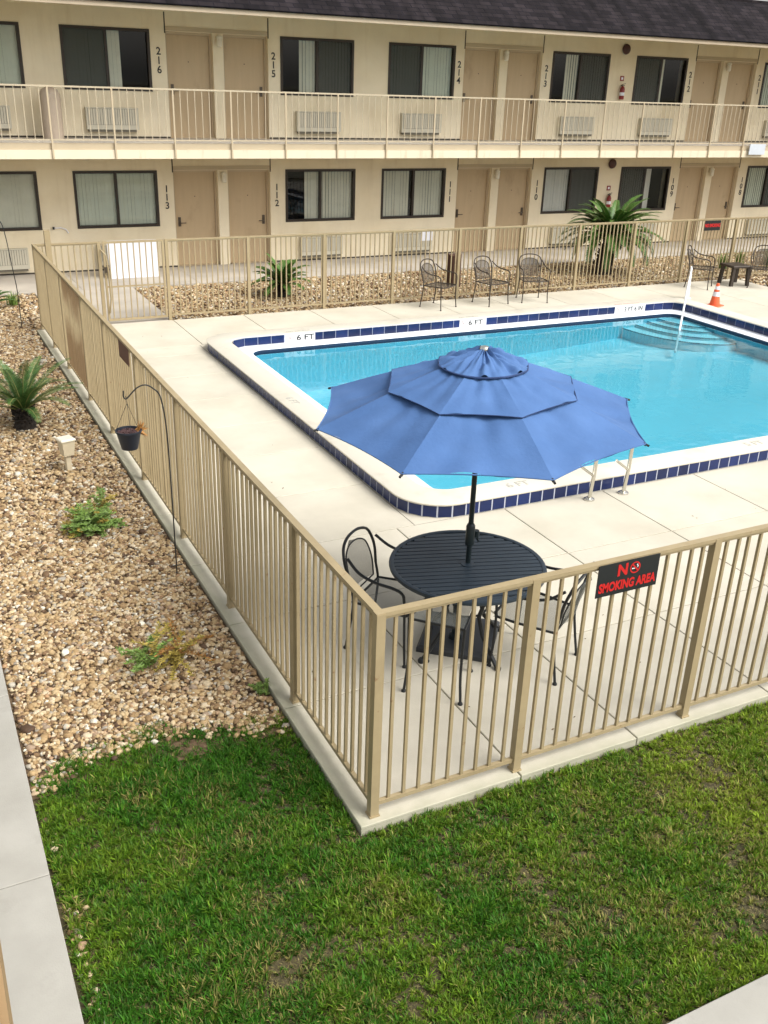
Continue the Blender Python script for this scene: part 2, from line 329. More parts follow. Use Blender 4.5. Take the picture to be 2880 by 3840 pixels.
DX0, DX1, DY0, DY1 = -.112, 15.62, -.076, 12.74
def slabs(name, cells, m, z1=0.0, th=.11, gap=.005, b=.004):
    mb = MB()
    for (x0, x1, y0, y1) in cells: mb.bbox(x0 + gap, x1 - gap, y0 + gap, y1 - gap, z1 - th, z1, b)
    return struct(name, mb, m)
cells = []
def grid(xs, ys):
    for i in range(len(xs) - 1):
        for j in range(len(ys) - 1): cells.append((xs[i], xs[i + 1], ys[j], ys[j + 1]))
grid([DX0, 1.01, 1.945, 3.19, 4.45, 5.75, 7.0, 8.25, 9.5, 10.75, 12.0, 13.25, 14.5, DX1], [DY0, 1.19, 2.40, Y0 - .002])
grid([DX0, X0 - .002], [Y0 - .002, 4.65, 5.86, 6.95, 8.1, 9.25, 10.4, Y1 + .002])
grid([X1 + .002, 13.9, DX1], [Y0 - .002, 4.9, 6.4, 7.9, 9.4, Y1 + .002])
grid([DX0, 2.2, 3.5, 4.8, 6.1, 7.4, 8.7, 10.0, 11.3, 12.6, 13.9, DX1], [Y1 + .002, DY1])
slabs('pool_deck', cells, m_deck)
mb = MB()
frame_quads(mb, (DX0 + .004, DX1 - .004, DY0 + .004, DY1 - .004), (X0 + .03, X1 - .03, Y0 + .03, Y1 - .03), -.018); struct('deck_bedding', mb, mat('joint_filler', (.13, .115, .085), .95))
# corner filler of the deck below the rounded pool corners (quarter fillets)
mb = MB()
for (cx, cy, sx, sy) in ((X0, Y0, 1, 1), (X1, Y0, -1, 1), (X1, Y1, -1, -1), (X0, Y1, 1, -1)):
    mb.quad((cx, cy, -.003), (cx + sx * .55, cy, -.003), (cx + sx * .55, cy + sy * .55, -.003), (cx, cy + sy * .55, -.003))
struct('deck_corner_patch', mb, m_deck)
# near and left walkways of the building the camera stands in, far walkway, gate path
WX, WY = -1.795, -1.82
cells = []; ys = [WY, -.75 + .02, .31, 2.11, 3.9, 5.7, 7.5, 9.3, 11.1, 12.9, 15.84]
ys = [WY, .305, 2.112, 3.92, 5.72, 7.52, 9.32, 11.12, 12.92, 15.84]
grid([-3.75, WX], ys); grid([-3.75, WX, 0, 1.8, 3.6, 5.4, 7.2, 9, 10.8], [-3.8, WY]); slabs('near_walkway', cells, m_walk, z1=.0, th=.115, gap=.003)
cells = []; grid([-6, -3.6, -1.2, 1.2, 3.6, 6, 8.4, 10.8, 13.2, 15.6, 18, 20.4, 22.8, 26], [15.84, 17.95]); slabs('far_walkway', cells, m_path, gap=.003)
cells = []; grid([.28, 2.19], [DY1, 14.3, 15.838]); slabs('gate_path', cells, m_path, gap=.003)
# gravel beds' earth and lawn soil
def gb(x): return np.interp(x, [-1.8, -1.73, -1.47, -.93, -.54, -.18, -.1], [1.10, 1.12, 1.26, 1.35, 1.24, 1.12, 1.08])
mb = MB(); mb.quad((WX, WY, -.060), (11, WY, -.060), (11, DY0, -.060), (WX, DY0, -.060)); mb.quad((WX, DY0, -.060), (DX0, DY0, -.060), (DX0, 1.5, -.060), (WX, 1.5, -.060)); struct('lawn_soil', mb, m_soil)
mb = MB(); mb.quad((WX, 1.0, -.045), (DX0, 1.0, -.045), (DX0, DY1, -.045), (WX, DY1, -.045)); mb.quad((WX, DY1, -.045), (.28, DY1, -.045), (.28, 15.84, -.045), (WX, 15.84, -.045))
mb.quad((2.19, DY1, -.045), (24, DY1, -.045), (24, 15.84, -.045), (2.19, 15.84, -.045)); mb.quad((DX1, 4, -.045), (24, 4, -.045), (24, DY1, -.045), (DX1, DY1, -.045)); struct('bed_ground', mb, m_bed)

# ------------------------------------------------------------------ pebbles (stuff)
def ico(sub):
    import bmesh
    bm = bmesh.new(); bmesh.ops.create_icosphere(bm, subdivisions=sub, radius=1.0)
    bm.verts.index_update(); V = np.array([v.co[:] for v in bm.verts]); F = np.array([[v.index for v in f.verts] for f in bm.faces]); bm.free(); return V, F
def fast_mesh(name, V, F, m, smooth=False):
    me = bpy.data.meshes.new(name); k = F.shape[1]
    me.vertices.add(len(V)); me.vertices.foreach_set('co', V.astype(np.float32).ravel())
    me.loops.add(F.size); me.loops.foreach_set('vertex_index', F.astype(np.int32).ravel())
    me.polygons.add(len(F)); me.polygons.foreach_set('loop_start', np.arange(0, F.size, k, dtype=np.int32)); me.polygons.foreach_set('loop_total', np.full(len(F), k, dtype=np.int32))
    if smooth: me.polygons.foreach_set('use_smooth', np.ones(len(F), dtype=bool))
    me.materials.append(m); me.update(calc_edges=True); me.validate()
    o = bpy.data.objects.new(name, me); COL.objects.link(o); return o
def pebbles(name, pts, size, sub, zbase):
    V, F = ico(sub); n = len(pts); nv = len(V)
    s = size * np.exp(rng.normal(0, .30, n)); sx = s * rng.uniform(.8, 1.35, n); sy = s * rng.uniform(.7, 1.0, n); sz = s * rng.uniform(.5, .8, n)
    a = rng.uniform(0, 2 * PI, n); tx = rng.normal(0, .35, n)
    P = V[None] * (1 + rng.normal(0, .11, (n, nv)))[..., None]
    P = P * np.stack([sx, sy, sz], 1)[:, None]
    c, q = np.cos(tx)[:, None], np.sin(tx)[:, None]; y = P[..., 1] * c - P[..., 2] * q; z = P[..., 1] * q + P[..., 2] * c
    c, q = np.cos(a)[:, None], np.sin(a)[:, None]; X = P[..., 0] * c - y * q; Y = P[..., 0] * q + y * c
    W = np.stack([X + pts[:, 0:1], Y + pts[:, 1:2], z + zbase + (rng.uniform(0, 1, n) * size * .9)[:, None]], 2)
    FF = (F[None] + (np.arange(n) * nv)[:, None, None]).reshape(-1, 3)
    return tag(fast_mesh(name, W.reshape(-1, 3), FF, m_stone, smooth=(sub > 1)), kind='stuff')
def scatter(x0, x1, y0, y1, n): return np.stack([rng.uniform(x0, x1, n), rng.uniform(y0, y1, n)], 1)
p = scatter(WX + .02, DX0 - .02, 1.0, 5.2, 20000); p = p[p[:, 1] > gb(p[:, 0]) - .05 + rng.normal(0, .05, len(p))]
pebbles('gravel', p, .0150, 2, -.042)
p = scatter(WX + .02, DX0 - .02, 5.2, 15.8, 30000); pebbles('gravel', p, .0195, 1, -.042)
p = scatter(-.11, .26, DY1, 15.8, 700); pebbles('gravel', p, .026, 1, -.040)
p = scatter(2.22, 23.5, DY1 + .02, 15.8, 38000); pebbles('gravel', p, .025, 1, -.040)
p = scatter(DX1 + .03, 22, 6, DY1, 9000); pebbles('gravel', p, .034, 1, -.040)
# strays along the walkway edge beside the lawn
p = np.stack([WX + .03 + np.abs(rng.normal(0, .04, 90)), rng.uniform(-1.2, 1.1, 90)], 1); pebbles('gravel', p, .015, 2, -.058)

# ------------------------------------------------------------------ grass (stuff)
def vnoise(x, y, f, seed):
    r2 = np.random.default_rng(seed); G = r2.random((64, 64)); u = (x * f) % 63; v = (y * f) % 63; i = u.astype(int); j = v.astype(int); a = u - i; b = v - j; a = a * a * (3 - 2 * a); b = b * b * (3 - 2 * b)
    return (G[i, j] * (1 - a) + G[i + 1, j] * a) * (1 - b) + (G[i, j + 1] * (1 - a) + G[i + 1, j + 1] * a) * b
BALD = [(-.874, -.766, .15, 1.0), (.832, -1.166, .13, .85), (.524, -1.174, .09, .8), (1.868, -1.096, .12, .8), (1.221, -1.41, .09, .7), (1.622, -1.457, .12, .85), (.585, -.767, .10, .75), (1.23, -.443, .11, .7), (1.136, -1.235, .07, .7), (-.781, .598, .07, .7), (-.735, .166, .10, .75), (-1.081, .145, .08, .75), (-.837, -.322, .08, .65), (-1.75, .0, .07, .8), (-1.76, -.9, .06, .8), (2.4, -1.3, .15, .7), (-.2, -.55, .10, .6), (-1.2, .75, .06, .5), (-.35, -1.5, .10, .6), (2.2, -.55, .16, .75), (1.75, -.55, .10, .7), (2.75, -.9, .2, .8), (.2, -1.5, .12, .55), (-1.3, -.7, .10, .5), (1.5, -.85, .07, .8), (.95, -.75, .08, .6)]
def grass():
    K = 13
    pts = np.concatenate([scatter(WX + .012, DX0 - .012, WY, 1.45, 15500), scatter(DX0 - .01, 4.2, WY + .01, DY0 - .014, 21500), scatter(4.2, 10.5, WY + .02, DY0 - .012, 7000)])
    x, y = pts[:, 0], pts[:, 1]
    keep = y < np.where(x < DX0, gb(x) + vnoise(x + 9, y + 9, 9, 3) * .16 - .04, 9)
    keep &= ~((x > DX0) & (y > DY0))
    dens = .62 + .5 * vnoise(x + 5, y + 5, 3.2, 1) + .75 * (vnoise(x + 5, y + 5, 13, 2) - .42)
    for (bx, by, br, ba) in BALD:
        d2 = ((x - bx) ** 2 + ((y - by) * 1.1) ** 2) / br ** 2; dens *= 1 - ba * np.exp(-d2 * 1.05)
    dens *= np.clip((x - WX) / .05, .45, 1)
    keep &= rng.random(len(x)) < np.clip(dens, 0, 1); pts = pts[keep]; nt_ = len(pts)
    size = np.repeat(np.clip(rng.normal(.75, .28, nt_) + .9 * vnoise(pts[:, 0] + 5, pts[:, 1] + 5, 5.5, 6) - .25, .35, 1.9), K)
    tcol = np.repeat(rng.normal(0, .17, nt_), K); tbri = np.repeat(rng.uniform(.7, 1.3, nt_), K)
    n = nt_ * K; a = rng.uniform(0, 2 * PI, n); off = rng.uniform(0, .014, n) * size
    x = np.repeat(pts[:, 0], K) + np.cos(a) * off; y = np.repeat(pts[:, 1], K) + np.sin(a) * off; a = a + rng.normal(0, .5, n)
    right = np.clip((x + 1.0) / 3.2, 0, 1)
    h = rng.uniform(.018, .045, n) * size * (1.12 - .32 * right); wd = rng.uniform(.0020, .0042, n) * (.7 + .3 * size); lean = rng.uniform(.25, 1.45, n)
    dx, dy = np.cos(a), np.sin(a); px, py = -dy * wd, dx * wd
    z0 = np.full(n, -.058); r1 = h * .5 * np.sin(lean * .5); z1 = h * .55 * np.cos(lean * .5); r2 = r1 + h * .6 * np.sin(lean); z2 = z1 + h * .5 * np.cos(lean * 1.0)
    V = np.empty((n, 5, 3))
    V[:, 0] = np.stack([x - px, y - py, z0], 1); V[:, 1] = np.stack([x + px, y + py, z0], 1)
    V[:, 2] = np.stack([x + px * .8 + dx * r1, y + py * .8 + dy * r1, z0 + z1], 1); V[:, 3] = np.stack([x - px * .8 + dx * r1, y - py * .8 + dy * r1, z0 + z1], 1)
    V[:, 4] = np.stack([x + dx * r2, y + dy * r2, z0 + z2], 1)
    b = np.arange(n) * 5
    F = np.concatenate([np.stack([b, b + 1, b + 2], 1), np.stack([b, b + 2, b + 3], 1), np.stack([b + 3, b + 2, b + 4], 1)])
    o = fast_mesh('grass', V.reshape(-1, 3), F, attr_mat('grass_blade', 'tint', .55, .30))
    g1 = np.array([.045, .155, .010]); g2 = np.array([.215, .305, .022]); g3 = np.array([.30, .25, .085])
    k = np.clip(right * .75 + (vnoise(x + 5, y + 5, 2.1, 8) - .5) * .9 + (vnoise(x + 5, y + 5, 7, 31) - .5) * .5 + tcol + rng.normal(0, .08, n), 0, 1)[:, None]
    c = g1 * (1 - k) + g2 * k
    dry = np.zeros(n)
    for (bx, by, br, ba) in BALD: dry += ba * np.exp(-((x - bx) ** 2 + (y - by) ** 2) / (br * 1.5) ** 2)
    pdry = np.clip(.04 + .06 * right + .6 * dry + .6 * np.clip(vnoise(x + 5, y + 5, 3.6, 12) - .62, 0, 1), 0, .8)
    kk = (rng.random(n) < pdry)[:, None] * rng.uniform(.5, 1, n)[:, None]
    c = c * (1 - kk) + g3 * kk; c = c * (tbri * rng.uniform(.6, 1.4, n))[:, None]
    at = o.data.color_attributes.new('tint', 'FLOAT_COLOR', 'POINT'); at.data.foreach_set('color', np.concatenate([np.repeat(c, 5, 0), np.ones((n * 5, 1))], 1).astype(np.float32).ravel())
    return tag(o, kind='stuff')
grass()
def thatch():                               # clippings and dead blades lying between the tufts
    pts = np.concatenate([scatter(WX + .015, DX0 - .015, WY, 1.25, 26000), scatter(DX0, 4.2, WY + .01, DY0 - .02, 34000)]); x, y = pts[:, 0], pts[:, 1]; n = len(pts)
    a = rng.uniform(0, 2 * PI, n); L_ = rng.uniform(.008, .028, n); wd = rng.uniform(.0010, .0022, n); dx, dy = np.cos(a) * L_, np.sin(a) * L_; px, py = -np.sin(a) * wd, np.cos(a) * wd; z = rng.uniform(-.058, -.046, n); z2 = z + rng.uniform(-.001, .008, n)
    V = np.stack([np.stack([x - px, y - py, z], 1), np.stack([x + px, y + py, z], 1), np.stack([x + dx, y + dy, z2], 1)], 1)
    o = fast_mesh('grass_clippings', V.reshape(-1, 3), np.arange(3 * n).reshape(-1, 3), attr_mat('dead_blade', 'tint', .8))
    k = rng.random(n)[:, None]; c = np.array([.30, .235, .11]) * k + np.array([.12, .13, .03]) * (1 - k); c = c * rng.uniform(.5, 1.3, n)[:, None]
    at = o.data.color_attributes.new('tint', 'FLOAT_COLOR', 'POINT'); at.data.foreach_set('color', np.concatenate([np.repeat(c, 3, 0), np.ones((n * 3, 1))], 1).astype(np.float32).ravel()); tag(o, kind='stuff')
thatch()

def fallen_leaves():
    mb = MB(); rn = random.Random(21)
    for k in range(70):
        q = rn.random()
        if q < .45: x, y, z = rn.uniform(.1, 6), rn.uniform(.1, 3.3), .002
        elif q < .7: x, y, z = rn.uniform(.1, 1.9), rn.uniform(3.5, 12), .002
        elif q < .85: x, y, z = rn.uniform(-2.0, -1.82), rn.uniform(-1.5, 6), .002
        else: x, y, z = rn.uniform(2.5, 14), rn.uniform(11.2, 12.6), .002
        a = rn.uniform(0, 6.3); L_ = rn.uniform(.006, .016); c, s_ = math.cos(a), math.sin(a); P = lambda u, v, h: (x + u * c - v * s_, y + u * s_ + v * c, z + h)
        mb.add([P(-L_, 0, .001), P(-.2 * L_, .45 * L_, .004), P(L_, 0, .006), P(-.2 * L_, -.45 * L_, .003), P(0, 0, .0005)], [(0, 3, 4), (3, 2, 4), (2, 1, 4), (1, 0, 4)])
    tag(mb.build('fallen_leaves', mat('dead_leaf', (.16, .095, .04), .8, island=.5)), kind='stuff')
fallen_leaves()

# ------------------------------------------------------------------ swimming pool
def rring(x0, x1, y0, y1, r, z, n=10):
    pts = []
    for (cx, cy, a0) in ((x1 - r, y0 + r, -90), (x1 - r, y1 - r, 0), (x0 + r, y1 - r, 90), (x0 + r, y0 + r, 180)):
        for k in range(n + 1): a = R(a0 + 90 * k / n); pts.append((cx + r * math.cos(a), cy + r * math.sin(a), z))
    return pts
def loft(rings, closed_top=False):
    mb = MB(); n = len(rings[0]); vs = [p for r_ in rings for p in r_]; fs = []
    for i in range(len(rings) - 1):
        for k in range(n): l = (k + 1) % n; fs.append((i * n + k, i * n + l, (i + 1) * n + l, (i + 1) * n + k))
    mb.add(vs, fs); return mb
pool = tag(empty('swimming_pool', (X0, Y0, 0)), 'rectangular turquoise swimming pool with raised cream coping and cobalt tile band', 'swimming pool')
def pl(mb, name, m, smooth=False, parent=None): o = mb.build(name, m, parent or pool, smooth); o.location = (-X0, -Y0, 0) if parent is None else (0, 0, 0); return o
IX0, IX1, IY0, IY1 = X0 + .35, X1 - .37, Y0 + .35, Y1 - .36        # inner face of coping
GX0, GX1, GY0, GY1 = IX0 + .28, IX1 - .28, IY0 + .24, IY1 - .26    # water edge
HC = .152
rg = lambda d, r, z: rring(X0 + d, X1 - d, Y0 + d, Y1 - d, r, z)
cop = loft([rg(.010, .49, -.10), rg(.010, .49, HC - .022), rg(-.004, .504, HC - .020), rg(-.006, .506, HC - .006), rg(.006, .494, HC + .002), rring(IX0 - .01, IX1 + .01, IY0 - .01, IY1 + .01, .30, HC + .002), rring(IX0, IX1, IY0, IY1, .29, HC - .008), rring(IX0, IX1, IY0, IY1, .29, -.02)])
pl(cop, 'coping', m_coping, True)
def perimeter(pts, step):
    P = [Vector(p) for p in pts]; P.append(P[0]); d = [0]
    for i in range(len(P) - 1): d.append(d[-1] + (P[i + 1] - P[i]).length)
    N = max(3, round(d[-1] / step)); out = []
    for k in range(N):
        t = d[-1] * k / N; i = max(j for j in range(len(d)) if d[j] <= t + 1e-9); i = min(i, len(P) - 2)
        seg = d[i + 1] - d[i]; out.append(P[i] + (P[i + 1] - P[i]) * ((t - d[i]) / seg if seg > 1e-9 else 0))
    return out
def tile_band(name, ring, z0, z1, outward, skip=()):
    pr_ = perimeter(ring, .155 if outward else .23); n = len(pr_); g = MB(); t = MB(); s = 1 if outward else -1
    for k in range(n):
        a, b = pr_[k].copy(), pr_[(k + 1) % n].copy(); a.z = b.z = 0; d = (b - a); L_ = d.length; d.normalize(); nn = Vector((d.y, -d.x, 0)) * s
        mid = (a + b) / 2
        q = [a + nn * .001, b + nn * .001]
        g.quad((q[0].x, q[0].y, z0), (q[1].x, q[1].y, z0), (q[1].x, q[1].y, z1), (q[0].x, q[0].y, z1))
        if any(x0 < mid.x < x1 and y0 < mid.y < y1 for (x0, x1, y0, y1) in skip): continue
        e = .0085 if outward else .0045; c = mid + nn * .002; t.obox((c.x, c.y, (z0 + z1) / 2), d * (L_ / 2 - e), nn * .003, Vector((0, 0, (z1 - z0) / 2 - .005)))
    o = pl(g, name.replace('tiles', 'band'), m_grout); o2 = pl(t, 'tile_facing', m_tileb, parent=o); return o2
MARK = [(3.50, 4.02, ['dive', '6 FT']), (6.81, 7.30, ['dive', '6 FT']), (10.30, 11.05, ['dive', '3 FT 6 IN'])]
tile_band('outer_tiles', rring(X0 + .008, X1 - .008, Y0 + .008, Y1 - .008, .492, 0), .001, HC - .020, True)
tile_band('inner_tiles', rring(IX0, IX1, IY0, IY1, .29, 0), .004, HC - .012, False, skip=[(a, b, IY1 - .1, IY1 + .1) for a, b, _ in MARK])
gut = loft([rring(IX0, IX1, IY0, IY1, .29, .0), rring(GX0 - .02, GX1 + .02, GY0 - .02, GY1 + .02, .25, -.004), rring(GX0, GX1, GY0, GY1, .24, -.014)]); pl(gut, 'gutter', m_gutter, True)
wl = loft([rring(GX0, GX1, GY0, GY1, .24, -.0145), rring(GX0 + .001, GX1 - .001, GY0 + .001, GY1 - .001, .24, -.085)]); pl(wl, 'waterline_tile', m_waterline)
r0 = rring(GX0 + .001, GX1 - .001, GY0 + .001, GY1 - .001, .24, -.085); r1_ = rring(GX0 + .001, GX1 - .001, GY0 + .001, GY1 - .001, .24, -.9)
bas = loft([r0, r1_]); nv = len(r1_); bas.add([(GX0, GY0, -.85), (GX1, GY0, -.34), (GX1, GY1, -.34), (GX0, GY1, -.85)], [(0, 1, 2, 3)]); pl(bas, 'basin', m_plaster)
for (rx, ry, z) in ((.40, .90, -.100), (.64, 1.13, -.140), (.93, 1.46, -.180), (1.24, 1.72, -.225)):
    t = MB(); n = 18; top = [(GX1 - rx * math.cos(a), GY1 - ry * math.sin(a), z) for a in [k * PI / 2 / n for k in range(n + 1)]]
    vs = [(GX1, GY1, z)] + top + [(p[0], p[1], -.45) for p in top]
    t.add(vs, [(0, k + 2, k + 1) for k in range(n)] + [(k + 1, k + 2, n + 3 + k, n + 2 + k) for k in range(n)])
    st = pl(t, 'step', m_step)
    e = MB(); e.tube([(p[0], p[1], z + .002) for p in top], .009, 6); eo = e.build('step_nosing', m_stepedge, st)
def dive_symbol(parent, c, r, mkm, slash):
    mb = MB(); n = 20
    for k in range(n):
        a0, a1 = 2 * PI * k / n, 2 * PI * (k + 1) / n
        mb.quad(*[(c[0] + rr * math.cos(a), c[1], c[2] + rr * math.sin(a)) for rr, a in ((r * .8, a0), (r * .8, a1), (r, a1), (r, a0))])
    mb.obox((c[0], c[1] - .001, c[2]), (r * .62, 0, -r * .62), (0, .001, 0), (.08 * r, 0, .08 * r))
    mb.obox((c[0] - .1 * r, c[1] + .001, c[2] + .1 * r), (r * .45, 0, .28 * r), (0, .001, 0), (-.07 * r, 0, .1 * r))
    return mb.build('no_diving_symbol', mkm, parent)
for (a, b, tx) in MARK:
    mk = MB(); mk.box(a - X0, b - X0, IY1 - .007 - Y0, IY1 - .002 - Y0, .003, HC - .01); mo = mk.build('depth_marker', m_tilew, pool)
    dive_symbol(mo, (a + .085 - X0, IY1 - .009 - Y0, .07), .055, mat('faded_symbol', (.45, .36, .34), .7), True)
    text(tx[1], .125, m_markink, mo, ((a + .17 + b) / 2 - X0, IY1 - .009 - Y0, .068), FACE, 'depth_lettering', .001, .002, width=(b - a) * .60)
    text('NO DIVING', .07, m_redfade if tx[1][0] == '3' else m_markfade, mo, ((a + b) / 2 - X0, IY1 + .10 - Y0, HC + .004), (0, 0, 0), 'warning_lettering', .001, width=(b - a) * .8)
text('6 FT', .15, m_markfade, pool, (3.47 - X0, 3.69 - Y0, HC + .004), (0, 0, 0), 'depth_lettering', .001, .002)
text('5 FT', .15, m_markfade, pool, (6.86 - X0, 3.69 - Y0, HC + .004), (0, 0, 0), 'depth_lettering', .001, .002)
text('6 FT', .15, m_markfade, pool, (2.30 - X0, 7.20 - Y0, HC + .004), (0, 0, R(-90)), 'depth_lettering', .001, .002)
wt = MB(); wr = rring(GX0 + .002, GX1 - .002, GY0 + .002, GY1 - .002, .239, -.050); wt.add(wr, [tuple(range(len(wr)))]); struct('pool_water', wt, m_water)

# handrail bars at the near coping
hr = tag(empty('pool_ladder_rail', (4.39, 3.35, 0)), 'pair of stainless grab rails bolted to the deck at the near pool edge', 'pool ladder')
for x in (4.162 - 4.39, 4.619 - 4.39):
    b = MB(); b.tube([(x, 0, .0), (x, -.03, .30), (x - .01, -.05, .62), (x - .01, -.02, .76), (x - .01, .10, .84), (x - .01, .30, .82), (x - .01, .55, .62), (x - .01, .80, .10), (x - .01, .85, -.35)], .021, 10); b.build('rail', m_steel, hr, True)
    b = MB(); b.tube([(x, -.03, .28), (x - .26, -.12, .46)], .014, 8); b.build('brace', m_steel, hr, True)
    b = MB(); b.lathe([(.058, 0), (.058, .012), (.03, .03), (.024, .03)], 16, (x, 0, 0)); b.build('flange', m_steel, hr, True)
# stair rail in the far corner
sr = tag(empty('stair_handrail', (12.80, 11.26, 0)), 'white metal handrail running from the deck down the corner steps into the water', 'handrail')
b = MB(); b.tube([(0, 0, 0), (-.03, -.02, .40), (-.06, -.03, .60), (-.13, -.10, .68), (-.26, -.25, .66), (-.70, -.68, .50), (-1.30, -1.28, .23), (-1.95, -1.93, -.03), (-2.55, -2.53, -.29)], .020, 10); b.build('rail', m_pvc, sr, True)
b = MB(); b.tube([(.05, .05, 0), (.03, .05, .5), (-.06, -.03, .58)], .024, 10); b.build('post', m_pvc, sr, True)
b = MB(); b.lathe([(.07, 0), (.07, .012), (.035, .03)], 16, (.02, .02, 0)); b.build('flange', m_pvc, sr, True)

# ------------------------------------------------------------------ fences
FH = 1.388
m_stained = mat('stained_beige_paint', (.345, .275, .160), .55, var=.1, scale=7)
def stain_nodes(m):
    t = m.node_tree; n = t.nodes; L = t.links; b = n['Principled BSDF']; src = b.inputs['Base Color'].links[0].from_socket
    g = n.new('ShaderNodeNewGeometry'); sp = n.new('ShaderNodeSeparateXYZ'); L.new(g.outputs['Position'], sp.inputs[0]); nz = n.new('ShaderNodeTexNoise'); nz.inputs['Scale'].default_value = 2.4; nz.inputs['Detail'].default_value = 5; L.new(g.outputs['Position'], nz.inputs[0])
    s1 = n.new('ShaderNodeMath'); s1.operation = 'SUBTRACT'; L.new(sp.outputs[2], s1.inputs[0]); s1.inputs[1].default_value = .88
    ab = n.new('ShaderNodeMath'); ab.operation = 'ABSOLUTE'; L.new(s1.outputs[0], ab.inputs[0])
    ma = n.new('ShaderNodeMath'); ma.operation = 'MULTIPLY_ADD'; L.new(nz.outputs[0], ma.inputs[0]); ma.inputs[1].default_value = .7; L.new(ab.outputs[0], ma.inputs[2])
    mr = n.new('ShaderNodeMapRange'); mr.inputs[1].default_value = .38; mr.inputs[2].default_value = .68; mr.inputs[3].default_value = 0; mr.inputs[4].default_value = .85; L.new(ma.outputs[0], mr.inputs[0])
    mx = n.new('ShaderNodeMix'); mx.data_type = 'RGBA'; L.new(mr.outputs[0], mx.inputs[0]); L.new(src, mx.inputs[6]); mx.inputs[7].default_value = (.15, .088, .038, 1); L.new(mx.outputs[2], b.inputs['Base Color'])
stain_nodes(m_stained)
def picket_mesh():
    b = MB(); b.box(-.0095, .0095, -.0095, .0095, .085, FH - .03); me = b.build('picket', m_fence); d = me.data; bpy.data.objects.remove(me); return d
PM = picket_mesh(); PMS = PM.copy(); PMS.materials[0] = m_stained
def post_ob(parent, x, y, h=FH - .005, w=.027, name='post'):
    b = MB(); b.box(-w, w, -w, w, 0, h); o = b.build(name, m_fence, parent); o.location = (x, y, 0)
    f = MB(); f.box(-w - .006, w + .006, -w - .006, w + .006, 0.001, .012); q = f.build('base_flange', m_fence, o); return o
STAINED = None
def fence(root, p0, p1, posts, spacing=.1, skip=lambda t: False, first=.1, maxobj=100, trim=0.0):
    p0 = Vector(p0); p1 = Vector(p1); L_ = (p1 - p0).length; d = (p1 - p0).normalized(); nrm = Vector((-d.y, d.x, 0))
    c = (p0 + p1) / 2
    c2 = c + d * (trim / 2); b = MB(); b.obox((c2.x, c2.y, FH - .012), d * (L_ / 2 + .0275 - trim / 2), nrm * .024, (0, 0, .012)); b.obox((c2.x, c2.y, FH - .0335), d * (L_ / 2 - trim / 2), nrm * .014, (0, 0, .009)); b.build('top_rail', m_fence, root)
    b = MB(); b.obox((c.x, c.y, .085), d * (L_ / 2), nrm * .0135, (0, 0, .0135)); b.build('bottom_rail', m_fence, root)
    for t in posts: q = p0 + d * t; post_ob(root, q.x, q.y)
    n = 0; t = first; rest = MB()
    while t < L_ - .03:
        if min(abs(t - s) for s in posts) > .045 and not skip(t):
            q = p0 + d * t
            if n < maxobj:
                o = bpy.data.objects.new('picket', PMS if (root is STAINED and 8.62 < t < 10.22) else PM); COL.objects.link(o); o.parent = root; o.location = (q.x, q.y, 0); o.rotation_euler = (random.gauss(0, .0016), random.gauss(0, .0016), random.gauss(0, .06))
            else: rest.box(q.x - .0095, q.x + .0095, q.y - .0095, q.y + .0095, .085, FH - .03)
            n += 1
        t += spacing
    if rest.v: tag(rest.build('picket_run', m_fence, root), kind='stuff')
fr = tag(empty('pool_fence', (0, 0, 0)), 'beige steel picket fence between lawn and pool, carrying the no smoking sign', 'fence', 'pool fence runs')
fence(fr, (0, 0, 0), (7.0, 0, 0), [0.0, 1.004, 2.405, 3.81, 5.21, 6.61, 7.0], .1004, first=.1)
fl = tag(empty('pool_fence', (0, 0, 0)), 'beige steel picket fence beside the gravel bed with brown stained panel', 'fence', 'pool fence runs'); STAINED = fl
fence(fl, (0, 0.0, 0), (0, 12.776, 0), [1.249, 2.681, 4.10, 5.64, 7.23, 8.62, 10.22, 11.5, 12.776], .1, first=.1, trim=.052)
fb = tag(empty('pool_fence', (0, 12.776, 0)), 'long beige steel picket fence between the pool deck and far gravel bed', 'fence', 'pool fence runs')
GA, GB = 1.06, 2.166
b = None
fence(fb, (2.166, 0, 0), (19.0, 0, 0), [0.0] + [x - 2.166 for x in (3.64, 5.117, 6.566, 8.035, 9.482, 10.962, 12.451, 13.929, 15.40, 16.87, 18.3)], .1, first=.1)
fs = tag(empty('pool_fence', (0, 12.776, 0)), 'short fence section between the tall corner post and the gate', 'fence', 'pool fence runs')
fence(fs, (.05, 0, 0), (1.03, 0, 0), [.98], .1, first=.08)
post_ob(fs, .225, .0, 1.60, .045, 'tall_post')
gt = tag(empty('pool_gate', (GA + .03, 12.776, 0)), 'beige steel pool gate with curved pull bar at the far left corner', 'gate')
gw = GB - GA - .075
b = MB(); b.box(0, .035, -.0175, .0175, .05, FH); b.box(gw - .035, gw, -.0175, .0175, .05, FH); b.box(.035, gw - .035, -.0175, .0175, FH - .035, FH); b.box(.035, gw - .035, -.0175, .0175, .05, .085); b.box(.035, gw - .035, -.0125, .0125, .62, .645); b.build('gate_frame', m_fence, gt)
for k in range(1, 10):
    o = bpy.data.objects.new('picket', PM); COL.objects.link(o); o.parent = gt; o.location = (k * gw / 10, 0, 0)
b = MB(); b.tube([(-.045, -.05, FH - .12), (0.02, -.13, 1.18), (.04, -.14, .95), (.05, -.13, .45), (.03, -.04, .2)], .014, 8); b.build('pull_bar', m_fence, gt, True)
b = MB(); b.box(.0, .07, -.05, -.0185, .88, .97); b.build('latch', m_handle, gt)
